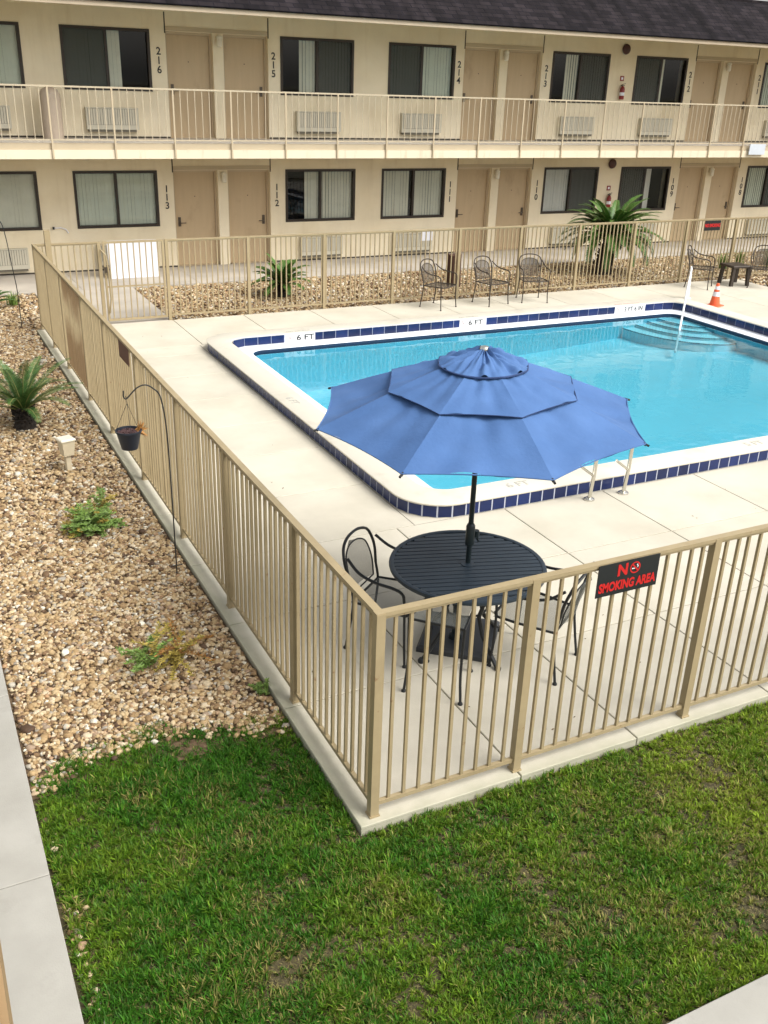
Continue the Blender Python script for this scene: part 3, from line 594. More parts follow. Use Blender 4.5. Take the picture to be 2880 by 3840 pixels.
# signs on the fence
def nosmoke_symbol(parent, c, r):
    mb = MB(); n = 28
    for k in range(n):
        a0, a1 = 2 * PI * k / n, 2 * PI * (k + 1) / n
        mb.quad(*[(c[0] + rr * math.cos(a), c[1], c[2] + rr * math.sin(a)) for rr, a in ((r * .78, a0), (r * .78, a1), (r, a1), (r, a0))])
    mb.obox((c[0], c[1] - .0012, c[2]), (r * .6, 0, -r * .6), (0, .0008, 0), (.09 * r, 0, .09 * r)); mb.build('prohibition_ring', m_signred, parent)
    mb = MB(); mb.box(c[0] - r * .62, c[0] + r * .3, c[1] - .0004, c[1] + .0004, c[2] - .22 * r, c[2] - .04 * r); mb.tube([(c[0] + .42 * r, c[1], c[2] + .0), (c[0] + .5 * r, c[1], c[2] + .2 * r), (c[0] + .3 * r, c[1], c[2] + .36 * r), (c[0] + .42 * r, c[1], c[2] + .52 * r)], .0035, 6); mb.build('cigarette', m_signgrey, parent)
sg = tag(empty('warning_sign', (1.676, -.033, 1.165)), 'black and red NO SMOKING AREA sign hung on the near fence', 'sign')
b = MB(); b.box(-.235, .235, -.002, .002, 0, .218); b.build('sign_board', m_signblack, sg)
text('N', .105, m_signred, sg, (-.05, -.0035, .158), FACE, 'lettering', .0006, .004)
nosmoke_symbol(sg, (.045, -.0036, .160), .040)
text('SMOKING AREA', .085, m_signred, sg, (0, -.0035, .058), FACE, 'lettering', .0006, .0035, width=.44)
s2 = tag(empty('warning_sign', (14.64, 12.74, 1.13)), 'small black sign with a red line of lettering on the far fence', 'sign')
b = MB(); b.box(-.24, .24, -.002, .002, 0, .215); b.build('sign_board', m_signblack, s2)
text('NO SMOKING', .10, m_signred, s2, (0, -.004, .108), FACE, 'lettering', .0006, .004, width=.45)
s3 = tag(empty('warning_sign', (-.020, 6.13, 1.17)), 'maroon back of a sign wired to the left fence', 'sign')
b = MB(); b.add([(-.002, -.235, .0), (-.002, .235, .0), (-.002, .235, .20), (-.002, -.235, .20), (.002, -.235, .0), (.002, .235, .0), (.002, .235, .20), (.002, -.235, .20)], [(0, 3, 2, 1), (4, 5, 6, 7), (0, 1, 5, 4), (1, 2, 6, 5), (2, 3, 7, 6), (3, 0, 4, 7)]); b.build('sign_board', m_signback, s3)

# ------------------------------------------------------------------ motel building
YW, FZ, FL = 17.77, 2.717, 2.06
bld = tag(empty('motel_building', (0, YW, 0)), 'two storey cream stucco motel with tan doors, balcony and dark shingle roof', 'building')
def bp(mb, name, m, parent=None, smooth=False):
    o = mb.build(name, m, parent or bld, smooth); o.location = (0, -YW, 0) if parent is None else (0, 0, 0); return o
BX0, BX1 = -9.7, 27.6
PS = [-9.62 + 7.21 * 0, -2.42, 4.78, 11.97, 19.20, 26.4]
PS = [-2.42, 4.78, 11.97, 19.20]
WU = {'217': (-.98, .80), '216': (1.55, 3.33), '215': (6.18, 7.95), '214': (8.83, 10.60), '213': (13.40, 15.19), '212': (16.05, 17.80), '211': (20.62, 22.4)}
WL = {'114': (-.95, .82), '113': (1.54, 3.31), '112': (6.27, 8.04), '111': (8.74, 10.51), '110': (13.47, 15.24), '109': (16.0, 17.74), '108': (20.66, 22.4)}
def wall_with_holes(mb, x0, x1, z0, z1, y, holes, depth):
    xs = sorted({x0, x1, *[h[0] for h in holes], *[h[1] for h in holes]}); zs = sorted({z0, z1, *[h[2] for h in holes], *[h[3] for h in holes]})
    for i in range(len(xs) - 1):
        for j in range(len(zs) - 1):
            cx, cz = (xs[i] + xs[i + 1]) / 2, (zs[j] + zs[j + 1]) / 2
            if any(h[0] < cx < h[1] and h[2] < cz < h[3] for h in holes): continue
            mb.quad((xs[i], y, zs[j]), (xs[i + 1], y, zs[j]), (xs[i + 1], y, zs[j + 1]), (xs[i], y, zs[j + 1]))
    for h in holes:
        a, b_, c, d = h[:4]; dd = h[4] if len(h) > 4 else depth
        mb.quad((a, y, c), (a, y, d), (a, y + dd, d), (a, y + dd, c)); mb.quad((b_, y, c), (b_, y + dd, c), (b_, y + dd, d), (b_, y, d))
        mb.quad((a, y, d), (b_, y, d), (b_, y + dd, d), (a, y + dd, d)); mb.quad((a, y, c), (a, y + dd, c), (b_, y + dd, c), (b_, y, c))
wall = MB()
for fz, ztop, W, wz0, wz1 in ((0.0, FZ - .02, WL, .90, 2.066), (FZ, 5.20, WU, FZ + .908, FZ + 2.077)):
    holes = [(a, b_, wz0, wz1, .30) for a, b_ in W.values()] 
    for P in PS: holes += [(P - 1.12, P - .115, fz, fz + FL + .0, .19), (P + .115, P + 1.12, fz, fz + FL + .0, .19)]
    wall_with_holes(wall, BX0, BX1, fz, ztop, YW, holes, .2)
wall.quad((BX0, YW, 0), (BX0, YW, 5.2), (BX0, YW + 9, 5.2), (BX0, YW + 9, 0)); wall.quad((BX1, YW, 0), (BX1, YW + 9, 0), (BX1, YW + 9, 5.2), (BX1, YW, 5.2)); wall.quad((BX0, YW + 9, 0), (BX0, YW + 9, 5.2), (BX1, YW + 9, 5.2), (BX1, YW + 9, 0))
bp(wall, 'wall', m_wall)
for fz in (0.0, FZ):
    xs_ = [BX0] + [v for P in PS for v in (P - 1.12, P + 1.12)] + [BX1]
    for k in range(0, len(xs_), 2): jb = MB(); jb.box(xs_[k] + .003, xs_[k + 1] - .003, YW - .012, YW - .001, fz + .001, fz + .03); bp(jb, 'base_shadow_line', m_jointshadow)  # dark strip painting in the shadow line where wall meets floor
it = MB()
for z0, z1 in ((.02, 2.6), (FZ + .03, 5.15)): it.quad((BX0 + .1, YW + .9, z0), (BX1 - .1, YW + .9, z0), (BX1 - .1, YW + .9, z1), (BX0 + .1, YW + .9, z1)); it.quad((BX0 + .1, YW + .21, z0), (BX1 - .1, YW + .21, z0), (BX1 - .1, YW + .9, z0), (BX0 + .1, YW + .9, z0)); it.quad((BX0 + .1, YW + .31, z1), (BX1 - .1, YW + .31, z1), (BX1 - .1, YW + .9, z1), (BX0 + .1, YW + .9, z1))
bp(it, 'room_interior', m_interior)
# doors
def door(P, side, fz):
    x0, x1 = (P - 1.12, P - .115) if side < 0 else (P + .115, P + 1.12)
    fy = YW + .13
    f = MB(); f.box(x0, x0 + .05, fy - .02, fy + .06, fz, fz + FL); f.box(x1 - .05, x1, fy - .02, fy + .06, fz, fz + FL); f.box(x0 + .05, x1 - .05, fy - .02, fy + .06, fz + FL - .05, fz + FL); 
    d = MB(); d.box(x0 + .053, x1 - .053, fy + .012, fy + .055, fz + .012, fz + FL - .053)
    do = bp(d, 'door', m_door); f.build('door_frame', m_doorframe, do)
    hx = x0 + .13 if side < 0 else x1 - .13
    h = MB(); h.box(hx - .030, hx + .030, fy - .004, fy + .011, fz + .86, fz + 1.06); h.build('lock_plate', m_handle, do)
    h = MB(); h.tube([(hx, fy - .003, fz + .94), (hx, fy - .06, fz + .94), (hx - side * .02, fy - .065, fz + .94), (hx - side * .13, fy - .06, fz + .94)], .011, 8); h.build('handle', m_handle, do, True)
    h = MB(); h.lathe([(.012, 0), (.012, .006)], 10, (0, 0, 0)); hb = h.build('peephole', m_handle, do); hb.rotation_euler = (R(90), 0, 0); hb.location = ((x0 + x1) / 2, fy + .011, fz + 1.50)
    th = MB(); th.box(x0 + .05, x1 - .05, fy - .10, fy + .01, fz + .001, fz + .011); th.build('threshold', m_doorframe, do)
for P in PS:
    for fz in (0.0, FZ):
        for s in (-1, 1): door(P, s, fz)
# thin dark joints above the door recesses
for P in PS:
    for fz, zt in ((0, 2.44), (FZ, 5.13)):
        for x in (P - 1.125, P + 1.125): j = MB(); j.box(x - .012, x + .012, YW - .006, YW - .001, fz + FL - .04, zt); bp(j, 'wall_joint', m_jointshadow)
        hd = MB(); hd.box(P - 1.11, P + 1.11, YW - .012, YW - .002, fz + FL + .01, fz + FL + .09); bp(hd, 'door_head_trim', m_trimdark)
# windows
SEG = {'217': [(0, 1, 'g')], '216': [(0, .53, 'gs'), (.53, .67, 'c')], '215': [(.26, .5, 'c'), (.5, 1, 'cs')], '214': [(0, .5, 'gs'), (.5, 1, 'g')], '213': [(.26, .48, 'c'), (.5, 1, 'cs')], '212': [(0, .5, 'cs'), (.5, .6, 'c')], '211': [(0, 1, 'gs')],
       '114': [(0, 1, 'c')], '113': [(0, 1, 'g')], '112': [(.28, 1, 'c')], '111': [(0, .45, 'c'), (.5, 1, 'c')], '110': [(0, .5, 'w'), (.5, 1, 'ws')], '109': [(0, .5, 'cs'), (.52, .66, 'w')], '108': [(0, .6, 'g'), (.6, 1, 'gs')]}
def window(n, x0, x1, z0, z1):
    fr_ = .055; y = YW + .045; f = MB()
    f.box(x0, x1, y - .06, y + .04, z0, z0 + fr_); f.box(x0, x1, y - .06, y + .04, z1 - fr_, z1); f.box(x0, x0 + fr_, y - .06, y + .04, z0 + fr_, z1 - fr_); f.box(x1 - fr_, x1, y - .06, y + .04, z0 + fr_, z1 - fr_)
    xm = (x0 + x1) / 2; f.box(xm - .027, xm + .027, y - .035, y + .035, z0 + fr_, z1 - fr_)
    wo_ = bp(f, 'window', m_winframe)
    g = MB(); g.quad((x0 + fr_, y, z0 + fr_), (xm - .027, y, z0 + fr_), (xm - .027, y, z1 - fr_), (x0 + fr_, y, z1 - fr_)); g.quad((xm + .027, y + .012, z0 + fr_), (x1 - fr_, y + .012, z0 + fr_), (x1 - fr_, y + .012, z1 - fr_), (xm + .027, y + .012, z1 - fr_)); g.build('pane', m_glass, wo_)
    w_ = x1 - x0 - .06
    for (a, b_, k) in SEG[n]:
        xa, xb = x0 + .03 + a * w_, x0 + .03 + b_ * w_; c = MB(); cnt = max(2, int((xb - xa) / .075)); dx = (xb - xa) / cnt
        rn = random.Random(n + str(a))
        for i in range(cnt):
            ang = rn.uniform(.04, .30); cx = xa + (i + .5) * dx; hx_, hy_ = dx * .52 * math.cos(ang), dx * .52 * math.sin(ang)
            if k[0] == 'w': hy_ *= (1 if i % 2 else -1)
            c.quad((cx - hx_, y + .055 - hy_, z0 + .04), (cx + hx_, y + .055 + hy_, z0 + .04), (cx + hx_, y + .055 + hy_, z1 - .05), (cx - hx_, y + .055 - hy_, z1 - .05))
        c.build('curtain', {'c': m_curtain, 'g': m_curtaingreen, 'w': m_curtainwhite}[k[0]], wo_)
        if k.endswith('s'):
            s = MB(); sa, sb = (x0 + fr_, xm - .027) if (a + b_) / 2 < .5 else (xm + .027, x1 - fr_); s.quad((sa, y - .03, z0 + fr_), (sb, y - .03, z0 + fr_), (sb, y - .03, z1 - fr_), (sa, y - .03, z1 - fr_)); s.build('insect_screen', m_screen, wo_)
for n, (a, b_) in WU.items(): window(n, a, b_, FZ + .908, FZ + 2.077)
for n, (a, b_) in WL.items(): window(n, a, b_, .90, 2.066)
# balcony slab, fascia, railing
YE = 15.84
b = MB(); b.box(BX0, BX1, YE + .06, YW + .18, 2.60, FZ - .001); bp(b, 'balcony_slab', m_path)
b = MB(); b.box(BX0, BX1, YE + .055, YE + .10, 2.455, 2.598); b.box(BX0, BX1, YE + .10, YW - .002, 2.452, 2.49); bp(b, 'balcony_soffit', m_soffit)
b = MB(); b.box(BX0, BX1, YE, YE + .052, 2.448, 2.612); bp(b, 'balcony_fascia', m_trim)
b = MB(); b.box(BX0, BX1, YE + .02, YE + .058, 2.614, 2.73); bp(b, 'slab_edge', m_trimdark)
m_rail = mat('railing_tan_paint', (.48, .41, .29), .6, var=.06)
rl = MB(); rl.box(BX0, BX1, YE - .016, YE + .016, 3.690, 3.720); ro = bp(rl, 'balcony_railing', m_rail)
r2 = MB(); r2.box(BX0, BX1, YE - .016, YE + .016, 2.775, 2.80); r2.build('bottom_rail', m_rail, ro)
i = -9
while .913 + 1.16 * i < BX1 - .2:
    x = .913 + 1.16 * i
    if x > BX0:
        q = MB(); q.box(x - .015, x + .015, YE - .028, YE - .001, 2.452, 3.689); q.build('railing_post', m_trimdark, ro)
    q = MB()
    for k in range(1, 8): q.box(x + k * .145 - .0062, x + k * .145 + .0062, YE - .0062, YE + .0062, 2.801, 3.689)
    q.build('railing_panel', m_rail, ro); i += 1
# roof
b = MB(); b.box(BX0 - .5, BX1, 15.62, 15.68, 5.045, 5.165); bp(b, 'eave_fascia', mat('eave_trim', (.50, .41, .30), .7, var=.08))
b = MB(); b.box(BX0 - .5, BX1, 15.681, YW + .02, 5.19, 5.215); bp(b, 'eave_soffit', m_soffit)
sl = math.atan2(1.03, 1.45); ln = math.hypot(1.03, 1.45) + .05
b = MB(); b.box(BX0 - .5, BX1, 0, ln, -.03, 0); rf = b.build('roof', m_roof, bld); rf.location = (0, 15.565 - YW, 5.150); rf.rotation_euler = (sl, 0, 0)
b = MB(); b.box(BX0 - .5, BX1, 17.06, YW + 9.3, 6.05, 6.19); b.box(BX0 - .5, BX1, 16.96, 17.06, 6.10, 6.205); bp(b, 'roof_cap', m_roof)
# wall things ------------------------------------------------
def wallthing(name, x, z, label, cat, group=None): return tag(empty(name, (x, YW, z)), label, cat, group)
ac0 = None
def ac_unit(xc, z, label):
    global ac0
    if ac0 is None:
        a = empty('air_conditioner', (xc, YW, z)); ac0 = a
        b = MB(); b.box(-.535, .535, -.115, -.002, 0, .42); b.build('cover', m_ac, a)
        g = MB()
        for k in range(20): g.obox((-.475 + k * .05, -.121, .245), (.020, 0, 0), (0, .005, 0), (0, 0, .150))
        g.build('front_grille', m_ac, a)
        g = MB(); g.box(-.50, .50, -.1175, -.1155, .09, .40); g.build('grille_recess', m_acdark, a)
        g = MB(); g.box(-.50, .50, -.09, -.003, -.045, -.001); g.build('base_shadow_gap', m_acdark, a)  # dark box standing in for the shadow gap below the cover
    else:
        a = copy_tree(ac0); a.location = (xc, YW, z)
    tag(a, label, 'air conditioner', 'wall air conditioners')
for n, (a, b_) in WU.items(): ac_unit((a + b_) / 2, FZ + .165, 'beige through wall air conditioner under ' + {'217': 'the upper window at the left edge', '211': 'the upper window at the right edge'}.get(n, 'the window of room ' + n))
for n, (a, b_) in WL.items(): ac_unit((a + b_) / 2, .13, 'beige through wall air conditioner under ' + {'114': 'the lower window at the left edge', '108': 'the lower window at the right edge'}.get(n, 'the window of room ' + n))
for P in PS[1:]:
    for fz, wd in ((0, 'lower'), (FZ, 'upper')):
        names = {4.78: ('113 and 112', '216 and 215'), 11.97: ('111 and 110', '214 and 213'), 19.20: ('109 and 108', '212 and 211')}[P][1 if fz else 0]
        a = wallthing('wall_lamp', P, fz + 1.80, f'white jar wall lamp on the pilaster between doors {names}', 'wall lamp', 'wall lamps between the doors')
        b = MB(); b.box(-.045, .045, -.03, -.001, .10, .22); b.build('bracket', m_lightpost, a)
        b = MB(); b.lathe([(.03, 0), (.055, .02), (.06, .14), (.045, .16)], 14, (0, -.095, .0)); b.build('lamp_shade', m_lamp, a, True)
        b = MB(); b.lathe([(.062, .161), (.062, .20), (.03, .235)], 14, (0, -.095, .0)); b.build('cap', m_lamp, a, True)
for n, x in (('216', 3.50), ('215', 6.02), ('214', 10.72), ('213', 13.24), ('212', 17.95), ('211', 20.5), ('113', 3.50), ('112', 6.06), ('111', 10.66), ('110', 13.28), ('109', 17.90), ('108', 20.52)):
    fz = FZ if n[0] == '2' else 0
    a = wallthing('room_number', x, fz + 1.50, f'black vertical room number {n} on the cream wall', 'room number', 'room numbers')
    for k, ch in enumerate(n): text(ch, .20, m_num, a, (0, -.004, .175 - .175 * k), FACE, 'digit', .002, .003)
for z, wd in ((4.925, 'upper'), (2.15, 'lower')):
    a = wallthing('alarm_bell', 15.64, z, f'dark red round fire alarm bell high on the {wd} storey wall', 'alarm bell', 'fire alarm bells')
    b = MB(); b.lathe([(.115, 0), (.125, .02), (.115, .05), (.06, .075), (.0, .08)], 20); o = b.build('gong', m_bell, a, True); o.rotation_euler = (R(90), 0, 0); o.location = (0, -.02, 0)
    b = MB(); b.box(-.06, .06, -.02, -.001, -.07, .07); b.build('back_box', m_bell, a)
for z, wd in ((3.74, 'upper'), (3.74 - FZ, 'lower')):
    a = wallthing('fire_extinguisher', 15.64, z, f'red fire extinguisher on the {wd} storey wall between two windows', 'fire extinguisher', 'fire extinguishers')
    b = MB(); b.lathe([(.055, 0), (.062, .015), (.062, .25), (.04, .30), (.018, .32)], 16, (0, -.075, 0)); b.build('cylinder', m_red, a, True)
    b = MB(); b.box(-.04, .04, -.10, -.05, .321, .345); b.obox((.03, -.075, .37), (.05, 0, .012), (0, .012, 0), (0, 0, .006)); b.build('valve', m_black, a)
    b = MB(); b.lathe([(.0632, .09), (.0632, .17)], 16, (0, -.075, 0)); b.build('paper_label', m_paper, a)
    b = MB(); b.box(-.06, .06, -.012, -.001, .44, .56); so = b.build('notice_plate', m_red, a); b = MB(); b.box(-.03, .03, -.0135, -.0125, .47, .53); b.build('plate_mark', m_paper, so)
a = tag(empty('trash_can', (1.17, 17.28, FZ)), 'beige domed trash can standing on the balcony left of room 216', 'trash can')
b = MB(); b.lathe([(.19, 0), (.20, .01), (.20, .70)], 24); b.build('body', m_bin, a, True)
b = MB(); b.lathe([(.205, .701), (.205, .73), (.195, .82), (.15, .91), (.06, .95), (.02, .955)], 24); b.build('lid', m_bin, a, True)
b = MB(); b.box(-.08, .08, -.206, -.17, .745, .83); b.build('flap', m_bin, a)
a = tag(empty('notice', (9.98, YW - .13, .36)), 'white paper notice taped on the air conditioner of room 111', 'notice'); b = MB(); b.box(-.17, .17, -.006, -.001, 0, .24); b.build('sheet', m_paper, a)
a = tag(empty('white_board', (2.46, 16.80, 0)), 'white panel standing on the far walkway behind the gate', 'panel')
b = MB(); b.obox((0, 0, .385), (.515, 0, 0), (0, .012, .0), (0, .06, .38)); b.build('sheet', m_white, a); b = MB(); b.obox((0, -.016, .10), (.515, 0, 0), (0, .002, 0), (0, .0008, .006)); b.build('edge_strip', m_signgrey, a)
a = tag(empty('notice', (18.8, 15.79, 2.52)), 'pale blue notice board fixed to the balcony edge at the right', 'notice'); b = MB(); b.box(-.28, .28, -.02, .008, 0, .26); b.build('sheet', mat('blue_grey_sheet', (.55, .60, .66), .6, var=.1), a)
a = tag(empty('hose_bib_pipe', (1.20, YW, .82)), 'thin white pipe with dark tap on the wall below window 113', 'pipe'); b = MB(); b.tube([(-.14, -.03, .11), (.0, -.03, .115), (.09, -.03, .08), (.14, -.03, .0)], .014, 8); b.build('tube', m_white, a, True); b = MB(); b.box(-.175, -.141, -.055, -.005, .085, .135); b.build('tap', m_black, a)

# ------------------------------------------------------------------ patio table, umbrella, chairs
TC = (1.44, 1.40)
tb = tag(empty('patio_table', (TC[0], TC[1], 0), R(-17)), 'round slate blue slatted metal patio table under the umbrella', 'table')
TR = .575; b = MB(); s = -TR + .03; k = 0
while s < TR - .02:
    hw = .0225; c = s + hw; half = math.sqrt(max(TR ** 2 - max(abs(c - hw), abs(c + hw)) ** 2, 0)) - .012
    if half > .03:
        if abs(c) < .03: b.box(-half, -.028, s, s + 2 * hw, .700, .714); b.box(.028, half, s, s + 2 * hw, .700, .714)
        else: b.box(-half, half, s, s + 2 * hw, .700, .714)
    s += 2 * hw + .012
b.build('tabletop', m_table, tb)
b = MB(); n = 64; ringp = [(math.cos(2 * PI * q / n), math.sin(2 * PI * q / n)) for q in range(n)]
prof = [(TR - .022, .690), (TR - .022, .717), (TR - .008, .722), (TR + .010, .718), (TR + .014, .705), (TR + .010, .690)]
vs = [(r_ * c, r_ * s_, z) for (r_, z) in prof for (c, s_) in ringp]; fs_ = [(i_ * n + q, i_ * n + (q + 1) % n, ((i_ + 1) % 6) * n + (q + 1) % n, ((i_ + 1) % 6) * n + q) for i_ in range(6) for q in range(n)]; b.add(vs, fs_); b.build('rim', m_table, tb, True)
b = MB(); b.box(-.02, .02, -TR + .02, TR - .02, .676, .698); b.box(-.30, -.26, -.49, .49, .676, .698); b.box(.26, .30, -.49, .49, .676, .698); b.build('underframe', m_table, tb)
b = MB(); b.lathe([(.05, .7145), (.05, .719), (.027, .7195)], 20); b.build('hole_collar', m_table, tb, True)
for a in (28, 118, 208, 298):
    c, s_ = math.cos(R(a)), math.sin(R(a)); pr_ = [(.40, .68), (.33, .60), (.21, .48), (.165, .34), (.22, .20), (.33, .08), (.40, .012)]
    b = MB(); b.tube([(r_ * c, r_ * s_, z) for r_, z in pr_], .017, 8); lg = b.build('leg', m_iron, tb, True); f = MB(); f.lathe([(.024, 0), (.027, .02), (.018, .035)], 12, (.405 * c, .405 * s_, 0)); f.build('foot', m_iron, lg, True)
b = MB(); n = 24; b.tube([(.17 * math.cos(2 * PI * q / n), .17 * math.sin(2 * PI * q / n), .36) for q in range(n)], .009, 6, True); b.build('leg_ring', m_iron, tb, True)

ub = tag(empty('umbrella_base', (1.475, 1.50, 0), R(-40)), 'square dark grey umbrella base on the deck under the table', 'umbrella base')
b = MB(); b.bbox(-.285, .285, -.285, .285, .002, .055, .018); b.build('plate', m_base, ub); b = MB(); b.lathe([(.05, .056), (.045, .09), (.030, .10), (.030, .34), (.036, .34), (.036, .37), (.025, .375)], 18, (-.02, -.08, 0)); b.build('stem', m_pole, ub, True)
um = tag(empty('patio_umbrella', (TC[0] + .012, TC[1] + .015, 0)), 'open blue canvas patio umbrella with three vented tiers over the table', 'umbrella')
b = MB(); b.tube([(0, 0, .38), (0, 0, 1.2), (0, 0, 2.30)], .0195, 14); b.build('pole', m_pole, um, True)
b = MB(); b.lathe([(.022, .86), (.034, .87), (.034, 1.02), (.024, 1.04)], 14); ck = b.build('crank_housing', m_pole, um, True); f = MB(); f.tube([(.03, 0, .95), (.065, 0, .95), (.065, -.0, .90), (.065, -.02, .89)], .008, 8); f.build('crank_handle', m_pole, ck, True); f = MB(); f.lathe([(.024, .0), (.024, .05)], 10, (.05, 0, .925)); f.build('crank_knob', m_pole, ck, True)
ANG = [R(v) for v in (-2, 38, 80, 125, 172, 217, 260, 310)]; RAD = [1.27, 1.24, 1.22, 1.21, 1.17, 1.25, 1.19, 1.15]; UR, UZ0, UZ1 = 1.225, 2.325, 1.865
def can_z(t): return UZ0 - (UZ0 - UZ1) * (t ** 1.12)
def tier(name, t0, t1, lift0, lift1, sag, scal, droop, wr_=.006):
    mb = MB(); nu, nv = 14, 24
    for q in range(8):
        a0, a1 = ANG[q], ANG[(q + 1) % 8]; u0, u1 = RAD[q], RAD[(q + 1) % 8]; vs = []
        rn = random.Random(q * 13 + int(t0 * 100)); ph = rn.uniform(0, 6)
        for u in range(nu + 1):
            fu = u / nu; t = t0 + (t1 - t0) * fu
            for v in range(nv + 1):
                s_ = v / nv; bow = 4 * s_ * (1 - s_)
                tt = t * (1 - scal * bow * fu)
                p0 = (u0 * tt * math.cos(a0), u0 * tt * math.sin(a0)); p1 = (u1 * tt * math.cos(a1), u1 * tt * math.sin(a1))
                x = p0[0] + (p1[0] - p0[0]) * s_; y = p0[1] + (p1[1] - p0[1]) * s_
                sg_ = sag * (3.2 if q == 7 else 2.0 if q == 3 else 1.0)
                z = can_z(t) + lift0 + (lift1 - lift0) * fu - sg_ * bow * math.sin(PI * min(1, .25 + fu * .75)) * 1.0 + droop * bow * fu ** 3 + bow * wr_ * (.6 * math.sin(9 * s_ + ph + 5 * fu) + .5 * math.sin(23 * s_ * (1 - .3 * fu) + 2 * ph + 3 * fu) + .35 * math.sin(14 * fu + 3 * ph + 7 * s_))
                vs.append((x, y, z))
        fs2 = [(u * (nv + 1) + v, (u + 1) * (nv + 1) + v, (u + 1) * (nv + 1) + v + 1, u * (nv + 1) + v + 1) for u in range(nu) for v in range(nv)]
        mb.add(vs, fs2)
    return mb
def hem(t1, lift, sag, scal, droop, r_=.006):
    mb = MB(); pts = []
    for q in range(8):
        for v in range(12):
            s_ = v / 12; bow = 4 * s_ * (1 - s_); tt = t1 * (1 - scal * bow); a0, a1 = ANG[q], ANG[(q + 1) % 8]; u0, u1 = RAD[q], RAD[(q + 1) % 8]
            pts.append((tt * (u0 * math.cos(a0) * (1 - s_) + u1 * math.cos(a1) * s_), tt * (u0 * math.sin(a0) * (1 - s_) + u1 * math.sin(a1) * s_), can_z(t1) + lift + droop * bow))
    mb.tube(pts, r_, 6, True); return mb
cp = tier('canopy', .50, 1.0, .0, .0, .022, .030, .0, .011).build('canopy', m_canvas, um, True)
hem(1.0, 0, 0, .030, .0, .005).build('hem', m_canvas, cp, True)
c2 = tier('upper_tier', .20, .58, .008, .011, .012, .006, .007, .009).build('middle_tier', m_canvas, um, True)
hem(.58, .010, 0, .006, .007, .0032).build('hem', m_canvasdark, c2, True)
c3 = tier('vent_cap', .03, .27, .022, .022, -.004, -.03, -.006, .020).build('vent_cap', m_canvas, um, True)
hem(.27, .019, 0, -.03, -.006, .007).build('hem', m_canvasdark, c3, True)
b = MB(); b.lathe([(.034, 2.333), (.036, 2.348), (.028, 2.362), (.010, 2.368)], 16); b.build('finial', m_steel, um, True)
for q in range(8):
    c, s_ = math.cos(ANG[q]), math.sin(ANG[q]); UR = RAD[q]
    b = MB(); b.tube([(.03 * c, .03 * s_, can_z(.02) - .012)] + [(UR * t * c, UR * t * s_, can_z(t) - .012) for t in (.2, .4, .6, .8, 1.0)], .0065, 6); rb = b.build('rib', m_pole, um, True)
    f = MB(); f.tube([(.03 * c, .03 * s_, 1.78), (UR * .5 * c, UR * .5 * s_, can_z(.5) - .018)], .006, 6); f.build('strut', m_pole, rb, True)
    f = MB(); f.tube([(UR * .985 * c, UR * .985 * s_, UZ1 + .001), (UR * 1.02 * c, UR * 1.02 * s_, UZ1 - .012)], .008, 8); f.build('rib_tip', m_black, rb, True)
b = MB(); b.lathe([(.023, 1.75), (.035, 1.755), (.035, 1.80), (.023, 1.81)], 14); b.build('runner', m_pole, um, True)

